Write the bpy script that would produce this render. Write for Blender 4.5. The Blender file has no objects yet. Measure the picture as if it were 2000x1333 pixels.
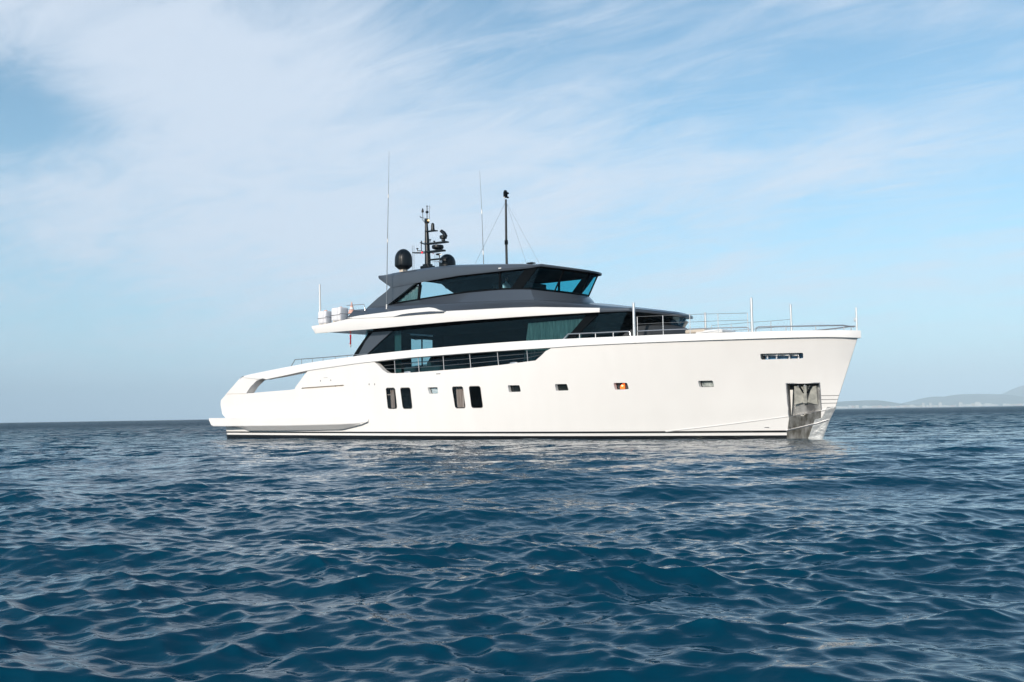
import bpy, bmesh, math, random
import numpy as np
from mathutils import Vector, Matrix
from mathutils.geometry import delaunay_2d_cdt
random.seed(7); rng = np.random.default_rng(11)
S = bpy.context.scene; C = S.collection
PI = math.pi

# ------------------------------------------------------------------ camera, sky, sun, exposure
F = 1944.; H = 1.1; ROLL = math.atan(33/2000.)
PITCH = math.atan(143*math.cos(ROLL)/F); TH = math.radians(40)      # TH: heading of the yacht
CP = Vector((0, 0, H))
fw = Vector((0, math.cos(PITCH), math.sin(PITCH))); up0 = Vector((0, -math.sin(PITCH), math.cos(PITCH)))
rt0 = Vector((1, 0, 0)); c_, s_ = math.cos(ROLL), math.sin(ROLL)
rt = rt0*c_ - up0*s_; up = up0*c_ + rt0*s_
cam = bpy.data.objects.new('camera', bpy.data.cameras.new('camera')); C.objects.link(cam)
M3 = Matrix((rt, up, -fw)).transposed()
cam.matrix_world = Matrix.Translation(CP) @ M3.to_4x4()
cam.data.sensor_width = 36; cam.data.lens = 36*F/2000; cam.data.clip_start = 0.1; cam.data.clip_end = 60000
S.camera = cam

SUN_EL = math.radians(21); SUN_DIR = Vector((-.50, -.866, 0)).normalized()   # horizontal direction towards the sun
to_sun = Vector((SUN_DIR.x*math.cos(SUN_EL), SUN_DIR.y*math.cos(SUN_EL), math.sin(SUN_EL)))
sun = bpy.data.objects.new('sun', bpy.data.lights.new('sun', 'SUN')); C.objects.link(sun)
sun.data.energy = 4.1; sun.data.angle = math.radians(.6); sun.data.color = (1, .885, .775)
sun.rotation_euler = to_sun.to_track_quat('Z', 'Y').to_euler()
S.view_settings.view_transform = 'Standard'; S.view_settings.look = 'None'
S.view_settings.exposure = 0.20; S.view_settings.gamma = 1

W = bpy.data.worlds.new('World'); S.world = W; W.use_nodes = True
nt = W.node_tree; nt.nodes.clear()
def nd(t, typ, **kw):
    n = t.nodes.new(typ)
    for k, v in kw.items():
        if k.startswith('i_'):
            key = k[2:]
            key = int(key) if key.isdigit() else key.replace('_', ' ')
            n.inputs[key].default_value = v
        else: setattr(n, k, v)
    return n
def math_(t, op, a, b=None, clamp=False):
    n = nd(t, 'ShaderNodeMath', operation=op, use_clamp=clamp)
    for i, v in enumerate((a, b)):
        if v is None: continue
        if isinstance(v, (int, float)): n.inputs[i].default_value = v
        else: t.links.new(v, n.inputs[i])
    return n.outputs[0]
def ramp(t, fac, stops):
    n = nd(t, 'ShaderNodeValToRGB'); cr = n.color_ramp
    while len(cr.elements) < len(stops): cr.elements.new(.5)
    for e, (p, c) in zip(cr.elements, stops): e.position = p; e.color = (*c, 1) if len(c) == 3 else c
    t.links.new(fac, n.inputs[0]); return n.outputs[0]
sky = nd(nt, 'ShaderNodeTexSky', sky_type='NISHITA', sun_disc=False)
sky.sun_elevation = SUN_EL; sky.sun_rotation = math.atan2(to_sun.x, to_sun.y)
sky.altitude = 0; sky.air_density = 1.0; sky.dust_density = 0.6; sky.ozone_density = 2.5
tc = nd(nt, 'ShaderNodeTexCoord')
nrm = nd(nt, 'ShaderNodeVectorMath', operation='NORMALIZE'); nt.links.new(tc.outputs['Generated'], nrm.inputs[0])
sep = nd(nt, 'ShaderNodeSeparateXYZ'); nt.links.new(nrm.outputs[0], sep.inputs[0])
X_, Y_, Z_ = sep.outputs
# cirrus sheet: the direction meets a high layer at (x, y)/(z + .09)
zz = math_(nt, 'ADD', math_(nt, 'MAXIMUM', Z_, 0.0), 0.10)
cx = math_(nt, 'DIVIDE', X_, zz); cy = math_(nt, 'DIVIDE', Y_, zz)
cmb = nd(nt, 'ShaderNodeCombineXYZ'); nt.links.new(cx, cmb.inputs[0]); nt.links.new(cy, cmb.inputs[1])
def cloud_noise(rot, scl, scale, detail, rough, dist, off=(0, 0, 0)):
    mp = nd(nt, 'ShaderNodeMapping', vector_type='TEXTURE'); mp.inputs['Rotation'].default_value = (0, 0, math.radians(rot))
    mp.inputs['Scale'].default_value = (1/scl[0], 1/scl[1], 1); mp.inputs['Location'].default_value = off
    nt.links.new(cmb.outputs[0], mp.inputs[0])
    n = nd(nt, 'ShaderNodeTexNoise', i_Scale=scale, i_Detail=detail, i_Roughness=rough, i_Distortion=dist)
    nt.links.new(mp.outputs[0], n.inputs['Vector']); return n.outputs['Fac']
def blob(az, el, wa, we, amp):      # a soft patch of the cloud cover around an azimuth / elevation of the real sky
    a = math_(nt, 'ARCTAN2', X_, Y_); e = math_(nt, 'ARCSINE', Z_)
    da = math_(nt, 'DIVIDE', math_(nt, 'SUBTRACT', a, math.radians(az)), math.radians(wa))
    de = math_(nt, 'DIVIDE', math_(nt, 'SUBTRACT', e, math.radians(el)), math.radians(we))
    r2 = math_(nt, 'ADD', math_(nt, 'MULTIPLY', da, da), math_(nt, 'MULTIPLY', de, de))
    return math_(nt, 'MULTIPLY', math_(nt, 'EXPONENT', math_(nt, 'MULTIPLY', r2, -1.0)), amp)
cover = None
for b in [(-21, 21, 11, 8, .42), (-11, 16, 10, 7, .42), (-8, 10, 10, 5, .20), (3, 13, 8, 4, .16), (15, 13.5, 13, 2.3, .30), (-26.5, 15.8, 4.5, 2.6, -.62), (-28, 22, 5, 2.5, .2), (19, 17.5, 8, 2.6, -.22),
          (-25, 10, 7, 2.0, .18), (4, 22, 6, 5, .08), (12, 7, 14, 2, .12), (150, 20, 50, 14, .2), (0, 70, 400, 30, -.5), (180, 60, 400, 24, -.4)]:
    o = blob(*b); cover = o if cover is None else math_(nt, 'ADD', cover, o)
wisp = cloud_noise(-34, (.9, 2.0), 2.6, 14, .66, 1.3)
wisp2 = cloud_noise(-52, (.8, 1.7), .9, 8, .58, .9, (3.1, 1.7, 0))
nz = math_(nt, 'ADD', math_(nt, 'MULTIPLY', math_(nt, 'SUBTRACT', wisp, .5), .95), math_(nt, 'MULTIPLY', math_(nt, 'SUBTRACT', wisp2, .5), 1.1))
cl = math_(nt, 'ADD', nz, math_(nt, 'ADD', cover, .16))
mask = nd(nt, 'ShaderNodeMapRange', interpolation_type='SMOOTHSTEP'); nt.links.new(cl, mask.inputs[0])
mask.inputs[1].default_value = -.12; mask.inputs[2].default_value = .72; mask.inputs[3].default_value = 0.03; mask.inputs[4].default_value = .90
hz = nd(nt, 'ShaderNodeMapRange', interpolation_type='SMOOTHSTEP'); nt.links.new(Z_, hz.inputs[0])   # the veil thins out towards the hazy horizon
hz.inputs[1].default_value = 0.0; hz.inputs[2].default_value = .15; hz.inputs[3].default_value = .35; hz.inputs[4].default_value = 1
mfac = math_(nt, 'MULTIPLY', mask.outputs[0], hz.outputs[0], True)
tint = nd(nt, 'ShaderNodeMix', data_type='RGBA', blend_type='MULTIPLY'); tint.inputs[0].default_value = 1
nt.links.new(sky.outputs[0], tint.inputs[6]); tint.inputs[7].default_value = (.98, 1.32, 1.28, 1)
low = nd(nt, 'ShaderNodeMix', data_type='RGBA')      # the milky band of humid air near the horizon
nt.links.new(math_(nt, 'MULTIPLY', math_(nt, 'EXPONENT', math_(nt, 'MULTIPLY', math_(nt, 'MAXIMUM', Z_, 0.0), -6.5)), .93), low.inputs[0])
nt.links.new(tint.outputs[2], low.inputs[6]); low.inputs[7].default_value = (4.6, 6.4, 8.7, 1)
mix = nd(nt, 'ShaderNodeMix', data_type='RGBA'); nt.links.new(mfac, mix.inputs[0])
nt.links.new(low.outputs[2], mix.inputs[6]); mix.inputs[7].default_value = (6.1, 6.9, 8.0, 1)
bg = nd(nt, 'ShaderNodeBackground'); bg.inputs[1].default_value = .105
nt.links.new(mix.outputs[2], bg.inputs[0])
wo = nd(nt, 'ShaderNodeOutputWorld'); nt.links.new(bg.outputs[0], wo.inputs[0])

# ------------------------------------------------------------------ yacht frame: x aft->bow, y to port, z up; origin on the centreline at the transom
HB = 3.7
OX = -14.57*H + HB*math.sin(TH); OY = 50.8*H + HB*math.cos(TH)
sn, cs = math.sin(TH), math.cos(TH)
def at(px, py, yl):                 # photo measurement -> (x, z) on the fore-and-aft plane y = yl of the yacht
    r = rt*((px-1000)/F) + up*(-(py-666.5)/F) + fw
    t = (yl + OX*sn + OY*cs)/(r.x*sn + r.y*cs)
    p = CP + r*t
    return ((p.x-OX)*cs - (p.y-OY)*sn, p.z)
def on(px, py, yf):                 # the same on a curved side y = -yf(x, z)
    y = -yf(15, 3)
    for _ in range(12):
        x, z = at(px, py, y); y = .5*y - .5*yf(x, z)
    return (x, z)
def lin(pts):
    xs = [p[0] for p in pts]; zs = [p[1] for p in pts]
    return lambda x: float(np.interp(x, xs, zs))
def smoothlin(pts):                 # monotone cubic-ish smoothing of a measured line
    pts = sorted(pts); xs = np.array([p[0] for p in pts]); zs = np.array([p[1] for p in pts])
    g = np.linspace(xs[0], xs[-1], 400); v = np.interp(g, xs, zs)
    k = max(3, int(400*1.2/(xs[-1]-xs[0]+.01))) | 1
    p = np.pad(v, k//2, mode='reflect', reflect_type='odd'); v2 = np.convolve(p, np.ones(k)/k, 'valid')
    return lambda x: float(np.interp(x, g, v2))

# ------------------------------------------------------------------ materials
def mat(name, color=(.8, .8, .8), rough=.5, metal=0., coat=0., spec=.5, emit=None, es=1., trans=0.):
    m = bpy.data.materials.new(name); m.use_nodes = True; b = m.node_tree.nodes['Principled BSDF']
    b.inputs['Base Color'].default_value = (*color, 1); b.inputs['Roughness'].default_value = rough
    b.inputs['Metallic'].default_value = metal; b.inputs['Coat Weight'].default_value = coat
    b.inputs['Coat Roughness'].default_value = .08; b.inputs['Specular IOR Level'].default_value = spec
    if emit: b.inputs['Emission Color'].default_value = (*emit, 1); b.inputs['Emission Strength'].default_value = es
    return m
def noisy(m, c1, c2, scale, detail=5, stretch=(1, 1, 1), rough=None, lo=.35, hi=.7):
    t = m.node_tree; b = t.nodes['Principled BSDF']
    tc = nd(t, 'ShaderNodeTexCoord'); mp = nd(t, 'ShaderNodeMapping'); mp.inputs['Scale'].default_value = stretch
    t.links.new(tc.outputs['Object'], mp.inputs[0])
    n = nd(t, 'ShaderNodeTexNoise', i_Scale=scale, i_Detail=detail, i_Roughness=.6); t.links.new(mp.outputs[0], n.inputs['Vector'])
    t.links.new(ramp(t, n.outputs['Fac'], [(lo, c1), (hi, c2)]), b.inputs['Base Color'])
    if rough:
        r = nd(t, 'ShaderNodeMapRange'); t.links.new(n.outputs['Fac'], r.inputs[0])
        r.inputs[3].default_value, r.inputs[4].default_value = rough; t.links.new(r.outputs[0], b.inputs['Roughness'])
    return n
white = mat('white_gelcoat', (.80, .79, .77), .30, coat=.3)
noisy(white, (.765, .755, .74), (.81, .80, .785), 1.2, 6, (.3, 1, .12))
grey = mat('slate_paint', (.066, .080, .100), .34, coat=.4, metal=.2)
dark = mat('black_paint', (.006, .008, .010), .6, spec=.05)
dark.node_tree.nodes['Principled BSDF'].inputs['IOR'].default_value = 1.05
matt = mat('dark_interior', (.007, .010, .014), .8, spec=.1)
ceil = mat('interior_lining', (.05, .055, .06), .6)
steel = mat('polished_steel', (.50, .51, .53), .28, metal=.7)
steel_d = mat('rail_steel', (.30, .32, .34), .3, metal=.7)
wire_m = mat('wire', (.16, .17, .18), .5)
plate = mat('anchor_plate_steel', (.5, .5, .5), .35, metal=.5)
noisy(plate, (.14, .14, .14), (.46, .46, .45), 2.2, 8, (1.2, 1.2, .5), (.22, .5))
plate2 = mat('worn_steel', (.3, .3, .3), .4, metal=.5); noisy(plate2, (.09, .085, .07), (.34, .34, .33), 4, 8, (1.6, 1.6, .35), (.25, .5))
fluke_m = mat('galvanised', (.4, .4, .37), .5, metal=.3); noisy(fluke_m, (.30, .30, .27), (.56, .55, .49), 5, 6)
domem = mat('radome_black', (.006, .009, .012), .36, spec=.35)
curtain = mat('curtain_cloth', (.3, .3, .3), .9)
noisy(curtain, (.17, .19, .18), (.34, .35, .33), 14, 2, (1, 1, .02))
curtain2 = mat('cabin_curtain', (.6, .52, .47), .9)
noisy(curtain2, (.35, .28, .24), (.72, .66, .62), 18, 2, (1, 1, .02))
fabric = mat('raft_cover', (.72, .73, .76), .8); noisy(fabric, (.66, .67, .71), (.77, .77, .79), 5, 6)
strap = mat('strap', (.06, .06, .07), .6)
beige = mat('beige_paint', (.55, .48, .40), .6)
teak = mat('teak', (.30, .20, .12), .6); noisy(teak, (.24, .16, .10), (.34, .23, .14), 8, 4, (.1, 6, 1))
def glass(name, tint, refl=1.0, gc=(.55, .85, 1)):
    m = bpy.data.materials.new(name); m.use_nodes = True; t = m.node_tree; t.nodes.clear()
    tr = nd(t, 'ShaderNodeBsdfTransparent'); tr.inputs[0].default_value = (*tint, 1)
    gl = nd(t, 'ShaderNodeBsdfGlossy'); gl.inputs['Roughness'].default_value = .02; gl.inputs[0].default_value = (*gc, 1)
    fr = nd(t, 'ShaderNodeFresnel', i_IOR=1.5); mx = nd(t, 'ShaderNodeMixShader')
    t.links.new(math_(t, 'MULTIPLY', fr.outputs[0], refl), mx.inputs[0]); t.links.new(tr.outputs[0], mx.inputs[1]); t.links.new(gl.outputs[0], mx.inputs[2])
    o = nd(t, 'ShaderNodeOutputMaterial'); t.links.new(mx.outputs[0], o.inputs[0]); return m
g_side = glass('side_glass', (.32, .53, .57), .6); g_wh = glass('wheelhouse_glass', (.55, .78, .84), .6)
g_front = glass('front_glass', (.13, .60, .70), .6); g_port = glass('cabin_glass', (.72, .73, .74), .10, (1, .95, .9))
g_rail = glass('balustrade_glass', (.6, .8, .88), .8)

# ------------------------------------------------------------------ mesh helpers
class MB:
    def __init__(s): s.v = []; s.f = []; s.m = []
    def quadgrid(s, rows, closed=False, flip=False, mi=0):
        b = len(s.v); n = len(rows[0])
        for r in rows: s.v += [tuple(p) for p in r]
        for i in range(len(rows)-1):
            for j in range(n if closed else n-1):
                a = b+i*n+j; c = b+i*n+(j+1) % n
                q = (a, c, c+n, a+n); s.f.append(q[::-1] if flip else q); s.m.append(mi)
        return s
    def poly(s, pts, mi=0):
        b = len(s.v); s.v += [tuple(p) for p in pts]; s.f.append(tuple(range(b, b+len(pts)))); s.m.append(mi); return s
    def prism(s, pts, off, mi=0):
        off = Vector(off); p2 = [tuple(Vector(p)+off) for p in pts]; n = len(pts); b = len(s.v)
        s.v += [tuple(p) for p in pts]+p2
        s.f.append(tuple(range(b, b+n))[::-1]); s.f.append(tuple(range(b+n, b+2*n)))
        for i in range(n):
            j = (i+1) % n; s.f.append((b+i, b+j, b+n+j, b+n+i))
        s.m += [mi]*(n+2); return s
    def box(s, c, d, rz=0, ry=0, mi=0, bev=0):
        R = Matrix.Rotation(rz, 3, 'Z') @ Matrix.Rotation(ry, 3, 'Y')
        x, y, z = d[0]/2, d[1]/2, d[2]/2
        if bev:
            k = bev; n = 5
            def ring(zz, ins):
                pts = []
                for sx, sy, a0 in ((1, 1, 0), (-1, 1, 90), (-1, -1, 180), (1, -1, 270)):
                    for q in range(n):
                        a = math.radians(a0+90*q/(n-1)); rr = max(k-ins, .001)
                        pts.append((sx*(x-k)+rr*math.cos(a), sy*(y-k)+rr*math.sin(a), zz))
                return pts
            rows = []
            for q in range(n):
                a = PI/2*q/(n-1); rows.append(ring(-z+k-k*math.cos(a), k-k*math.sin(a)))
            for q in range(n):
                a = PI/2*q/(n-1); rows.append(ring(z-k+k*math.sin(a), k-k*math.cos(a)))
            rows = [[tuple(Vector(c)+R @ Vector(p)) for p in r] for r in rows]
            s.quadgrid(rows, True, False, mi); s.poly(rows[0][::-1], mi); s.poly(rows[-1], mi); return s
        base = [Vector(c)+R @ Vector(p) for p in ((-x, -y, -z), (x, -y, -z), (x, y, -z), (-x, y, -z))]
        return s.prism(base, R @ Vector((0, 0, d[2])), mi)
    def tube(s, path, r, n=8, mi=0, cap=True):
        path = [Vector(p) for p in path]; rs = r if isinstance(r, (list, tuple)) else [r]*len(path)
        rows = []
        for i, p in enumerate(path):
            d = (path[min(i+1, len(path)-1)]-path[max(i-1, 0)]).normalized()
            a = Vector((0, 0, 1)) if abs(d.z) < .9 else Vector((1, 0, 0))
            u = d.cross(a).normalized(); w = d.cross(u)
            rows.append([tuple(p+(u*math.cos(2*PI*k/n)+w*math.sin(2*PI*k/n))*rs[i]) for k in range(n)])
        s.quadgrid(rows, True, True, mi)
        if cap: s.poly(rows[0], mi); s.poly(rows[-1][::-1], mi)
        return s
    def lathe(s, c, prof, n=24, mi=0, sy=1.):
        rows = [[(c[0]+r*math.cos(2*PI*k/n), c[1]+sy*r*math.sin(2*PI*k/n), c[2]+z) for k in range(n)] for r, z in prof]
        return s.quadgrid(rows, True, False, mi)
    def mirror(s):
        b = len(s.v); s.v += [(x, -y, z) for x, y, z in s.v]
        s.f += [tuple(b+i for i in f)[::-1] for f in s.f]; s.m += list(s.m); return s
    def both(s, name, mats, parent=None, **k):
        o = s.build(name, mats, parent, **k); p = MB(); p.v = [(x, -y, z) for x, y, z in s.v]; p.f = [f[::-1] for f in s.f]; p.m = list(s.m)
        p.build(name, mats, parent, **k); return o
    def build(s, name, mats, parent=None, smooth=True, angle=35, label=None):
        me = bpy.data.meshes.new(name); me.from_pydata(s.v, [], s.f)
        mats = mats if isinstance(mats, (list, tuple)) else [mats]
        for m in mats: me.materials.append(m)
        me.polygons.foreach_set('material_index', s.m)
        bm = bmesh.new(); bm.from_mesh(me); bmesh.ops.remove_doubles(bm, verts=bm.verts, dist=.0004)
        for e in bm.edges:
            if len(e.link_faces) == 2: e.smooth = e.calc_face_angle(0) < math.radians(angle)
        for f in bm.faces: f.smooth = smooth
        bm.to_mesh(me); bm.free(); me.validate()
        o = bpy.data.objects.new(name, me); C.objects.link(o)
        if parent: o.parent = parent
        if label: o['label'] = label
        return o
def tag(o, label=None, cat=None, group=None, kind=None):
    for k, v in (('label', label), ('category', cat), ('group', group), ('kind', kind)):
        if v: o[k] = v
    return o
def empty(name, loc=(0, 0, 0), rz=0, parent=None):
    o = bpy.data.objects.new(name, None); C.objects.link(o); o.location = loc; o.rotation_euler.z = rz
    o.empty_display_size = .2
    if parent: o.parent = parent
    return o
def inside(p, poly):
    x, y = p; r = False; n = len(poly)
    for i in range(n):
        x1, y1 = poly[i]; x2, y2 = poly[(i+1) % n]
        if (y1 > y) != (y2 > y) and x < (x2-x1)*(y-y1)/(y2-y1)+x1: r = not r
    return r
def dens(poly, step):
    o = []
    for i in range(len(poly)):
        a, b = Vector(poly[i]), Vector(poly[(i+1) % len(poly)]); n = max(1, int((b-a).length/step))
        o += [tuple(a.lerp(b, k/n)) for k in range(n)]
    return o
def rounded(poly, r, n=4):
    o = []; N = len(poly)
    for i in range(N):
        p = Vector(poly[i]); a = Vector(poly[i-1])-p; b = Vector(poly[(i+1) % N])-p
        q = min(r, a.length*.45, b.length*.45); a.normalize(); b.normalize()
        for k in range(n+1):
            t = k/n; o.append(tuple((p+a*q)*(1-t)**2+p*2*t*(1-t)+(p+b*q)*t*t))
    return o
def skin(mb, outline, holes, yf, off=0., step=.35, grid=.4, mi=0):
    """skin over the curved side y = -(yf(x, z) + off) inside outline, with real holes"""
    loops = [dens(outline, step)]+[dens(h, step) for h in holes]
    vs = []; es = []
    for L in loops:
        b = len(vs); vs += [Vector(p) for p in L]; es += [(b+i, b+(i+1) % len(L)) for i in range(len(L))]
    xs = [p[0] for p in outline]; zs = [p[1] for p in outline]
    nx = int((max(xs)-min(xs))/grid); nz = int((max(zs)-min(zs))/(grid*.6))
    for i in range(1, nx):
        for j in range(1, nz):
            p = (min(xs)+(max(xs)-min(xs))*i/nx, min(zs)+(max(zs)-min(zs))*j/nz)
            if inside(p, outline) and not any(inside(p, h) for h in holes): vs.append(Vector(p))
    V, E, Fc, _, _, _ = delaunay_2d_cdt(vs, es, [], 0, 1e-4)
    b = len(mb.v); mb.v += [(p.x, -(yf(p.x, p.y)+off), p.y) for p in V]
    for f in Fc:
        c = sum((V[i] for i in f), Vector((0, 0)))/len(f)
        if inside(c, outline) and not any(inside(c, h) for h in holes):
            p = [V[i] for i in f]; ar = (p[1]-p[0]).cross(p[2]-p[0]) if hasattr(p[0], 'cross') else 1
            f = list(f) if ar > 0 else list(f)[::-1]
            mb.f.append(tuple(b+i for i in f)); mb.m.append(mi)
def rim(mb, poly, yf, o0, o1, mi=0, step=.3):
    L = dens(poly, step)
    mb.quadgrid([[(x, -(yf(x, z)+o0), z) for x, z in L], [(x, -(yf(x, z)+o1), z) for x, z in L]], True, False, mi)

# ------------------------------------------------------------------ the yacht: planforms
stem = lin([(-1., 32.55), (0, 32.93), (.72, 33.24), (1.16, 33.5), (1.58, 33.65), (3.52, 34.38), (3.95, 34.52), (5, 34.6)]) if False else \
    (lambda z: float(np.interp(z, [-1., 0, .72, 1.16, 1.58, 3.52, 3.95, 5], [32.55, 32.93, 33.24, 33.5, 33.65, 34.38, 34.52, 34.6])))
def hb(x, z):
    f = min(max(z/4., 0), 1); x0 = 12+7*f; p = 2.2+.2*f; q = 1.0-.27*f; B = 3.60+.10*f
    if z < 0: B += z*.5
    if x <= x0: return B - (.004*(6-x)**2 if x < 6 else 0)
    t = min(max((x-x0)/(stem(z)-x0), 0), 1)
    return max(B*(1-t**p)**q, .012)
def flyY(x, z=0): return 3.6 if x < 14 else 3.6-1.05*((x-14)/12.2)**2
def houseY(x, z=0): return 2.85 if x < 15 else 2.85-.5*((x-15)/10.8)**2
def roofY(x, z=0): return 2.45 if x < 17 else 2.45-.2*((x-17)/4.4)**2
def whY(x, z=0): return 2.25 if x < 15 else 2.25-.1*((x-15)/6)**2
def sheer_y(x, z=3.9): return hb(x, 3.9)
yr = empty('yacht', (OX, OY, 0), -TH)
tag(yr, 'long white motor yacht with slate grey wheelhouse lying at anchor on the blue sea', 'yacht')
def pts_on(l, yf): return [on(a, b, yf) for a, b in l]

# sheer cap
capT = pts_on([(476, 735), (478, 734), (542, 721), (610, 708), (718, 693), (805, 684), (910, 674.7), (1015, 667), (1120, 661.7), (1240, 656.4), (1380, 651), (1468, 648.4), (1575, 645.8), (1640, 645.4)], hb)+[(34.56, 3.96)]
capL = pts_on([(460, 760), (520, 742), (560, 733.8), (602, 724.4), (700, 710.4), (805, 699), (910, 691), (1078, 680), (1120, 676.8), (1250, 670.5), (1420, 664.4), (1575, 660), (1640, 659.3)], hb)+[(34.50, 3.68)]
fT = smoothlin(capT); fL = smoothlin(capL)
cxs = [capT[0][0]+.02+(34.50-capT[0][0])*(1-(1-i/150)**1.25) for i in range(151)]
mb = MB(); rows = []
for x in cxs:
    y = hb(x, 3.9); k = min(1, (x-cxs[0])/1.5); o = .012+.045*k; t, l = fT(x), fL(x)
    if x < cxs[0]+2.0: l = max(l, t-.10-.55*k*.5)
    w = min(.26, y*.9)
    rows.append([(x, -(y+.004), l), (x, -(y+o), l+.01), (x, -(y+o*1.15), t-.05), (x, -(y+o*.6), t), (x, -(y-w+.02), t), (x, -(y-w), t-.02), (x, -(y-w), l)])
tip = rows[-1]
mb.quadgrid(rows, True, False); mb.poly(rows[0]); mb.mirror()
tl = [p for p in tip[:5]]
mb.quadgrid([[p for p in tl], [(34.57, 0, p[2]) for p in tl], [(p[0], -p[1], p[2]) for p in tl]], False, False)
mb.build('bulwark_cap', white, yr)

# openings in the side
P = lambda l: pts_on(l, hb)
op_arch = P([(602, 724.4), (576, 729.6), (558, 733.5), (540, 737), (521, 740), (508, 741.5), (501, 744), (489, 756), (480.5, 769), (520, 765.6), (566, 762), (576, 760.3), (577, 756.5), (587, 743), (595, 731.5)])
op_walk = P([(730.5, 707.2), (738, 713), (748, 723.5), (757, 729), (775, 729.4), (801, 728.3), (855, 724.3), (910, 720), (980, 713), (1046, 704.5), (1057, 695), (1066, 686), (1070, 684.2), (1077, 680.2), (1010, 684), (910, 691.2), (805, 699.5)])
wins = [P([(753.8, 758.2), (771.3, 758), (775.8, 798.4), (758, 798.6)]), P([(781.8, 758), (801, 757.6), (805.5, 798.4), (787.3, 798.6)]),
        P([(883, 755.8), (904, 755.4), (909.4, 797.3), (889.6, 797.6)]), P([(916, 755), (938, 754.6), (943.5, 796.7), (921.5, 796.9)])]
ports = [P([(835, 757.2), (854.5, 756.6), (856, 768.8), (838, 769.8)]), P([(991.5, 753), (1014.5, 752.7), (1017.4, 765.5), (994, 766.2)]),
         P([(1083.5, 750.7), (1107, 750.4), (1110.7, 762.9), (1086, 763.7)]), P([(1198, 748.3), (1224.6, 748), (1228.3, 760.4), (1201, 761.6)]),
         P([(1363, 744.3), (1392, 743.6), (1395.2, 756), (1366, 756.8)])]
wins = [rounded(w, .12) for w in wins]; ports = [rounded(w, .05, 3) for w in ports]
slot = rounded(P([(1484.4, 691.4), (1568.4, 689.4), (1569, 700.4), (1486, 703)]), .05, 3)
pocket = P([(1536.3, 750), (1600.4, 749), (1603.8, 802.5), (1541.5, 814.2)])
gap = P([(590, 757.6), (671.5, 751.9), (671, 754.8), (600, 759.6), (588, 759.9)])
stern = P([(442, 850), (441, 816.5), (436, 811.5), (434, 808.5), (430.5, 790), (431.5, 782), (439, 773.5), (442, 769.5)])
stern_x = lambda z: float(np.interp(z, [p[1] for p in stern], [p[0] for p in stern]))
topx = np.linspace(capT[0][0]+.05, 34.40, 60)
outline = [(stern[0][0], -.7)]+[stern[0]]+stern[1:]+P([(470, 737.5)])+[(x, fT(x)-.13+(.08 if x < 2.6 else 0)) for x in topx]
zb = np.linspace(3.75, -.7, 40); outline += [(stem(z)-.004, z) for z in zb]
mb = MB()
holes = [op_arch, op_walk]+wins+ports+[slot, pocket, gap]
def hbw(x, z):   # a narrow set-back just under the cap, as on the real hull
    y = hb(x, z)
    return y
skin(mb, outline, holes, hbw, 0, .3, .36)
rim(mb, op_arch, hb, 0, -.50); rim(mb, op_walk, hb, 0, -.26)
for w in wins: rim(mb, w, hb, 0, -.03)
for w in ports: rim(mb, w, hb, 0, -.20)
rim(mb, slot, hb, 0, -.06); rim(mb, gap, hb, 0, -.12); rim(mb, pocket, hb, 0, -.05)
mb.mirror()
# transom, closed from side to side, and the foot of the arch
tr = [(stern[0][0], -.7)]+stern[:]
mb.quadgrid([[(x, -hb(x, z), z) for x, z in tr], [(x-.12, 0, z) for x, z in tr], [(x, hb(x, z), z) for x, z in tr]], False, False)
ft = P([(442, 769.5), (470, 737.5), (476, 734.7)])
for sg in (-1, 1):
    mb.quadgrid([[(x, sg*hb(x, z), z) for x, z in ft], [(x, sg*(hb(x, z)-.5), z) for x, z in ft]])
    L = P([(442, 769.5), (470, 737.5), (478, 735), (500, 735), (501, 744), (489, 756), (480.5, 769)])
    mb.poly([(x, sg*(hb(x, z)-.5), z) for x, z in L])
hullm = mat('hull_paint', (.8, .79, .77), .28, coat=.35)
t = hullm.node_tree; b = t.nodes['Principled BSDF']; tcn = nd(t, 'ShaderNodeTexCoord'); sp = nd(t, 'ShaderNodeSeparateXYZ'); t.links.new(tcn.outputs['Object'], sp.inputs[0])
a0 = on(500, 844.3, hb); a1 = on(1500, 843., hb)
a0 = (a0[0], a0[1]); m_ = (a1[1]-a0[1])/(a1[0]-a0[0])
zrel = math_(t, 'SUBTRACT', sp.outputs[2], math_(t, 'ADD', math_(t, 'MULTIPLY', sp.outputs[0], m_), a0[1]-m_*a0[0]))
n = noisy(hullm, (.785, .77, .75), (.812, .797, .778), 1.6, 8, (1., 1., .12))
hbn = nd(t, 'ShaderNodeTexNoise', i_Scale=.9, i_Detail=2); t.links.new(tcn.outputs['Object'], hbn.inputs['Vector']); hbb = nd(t, 'ShaderNodeBump', i_Strength=.25, i_Distance=.02); t.links.new(hbn.outputs['Fac'], hbb.inputs['Height']); t.links.new(hbb.outputs[0], b.inputs['Coat Normal'])
base = b.inputs['Base Color'].links[0].from_socket
line = ramp(t, math_(t, 'ADD', math_(t, 'MULTIPLY', zrel, 1.), .5), [(0, (1, 1, 1)), (.345, (1, 1, 1)), (.35, (0, 0, 0)), (.45, (0, 0, 0)), (.455, (1, 1, 1)), (.53, (1, 1, 1)), (.535, (0, 0, 0))])
line.node.color_ramp.interpolation = 'LINEAR'
mx = nd(t, 'ShaderNodeMix', data_type='RGBA'); t.links.new(line, mx.inputs[0]); t.links.new(base, mx.inputs[6]); mx.inputs[7].default_value = (.006, .007, .009, 1)
t.links.new(mx.outputs[2], b.inputs['Base Color'])
STRIPE = (a0, a1)
hull = mb.build('hull', hullm, yr, angle=30)

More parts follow.
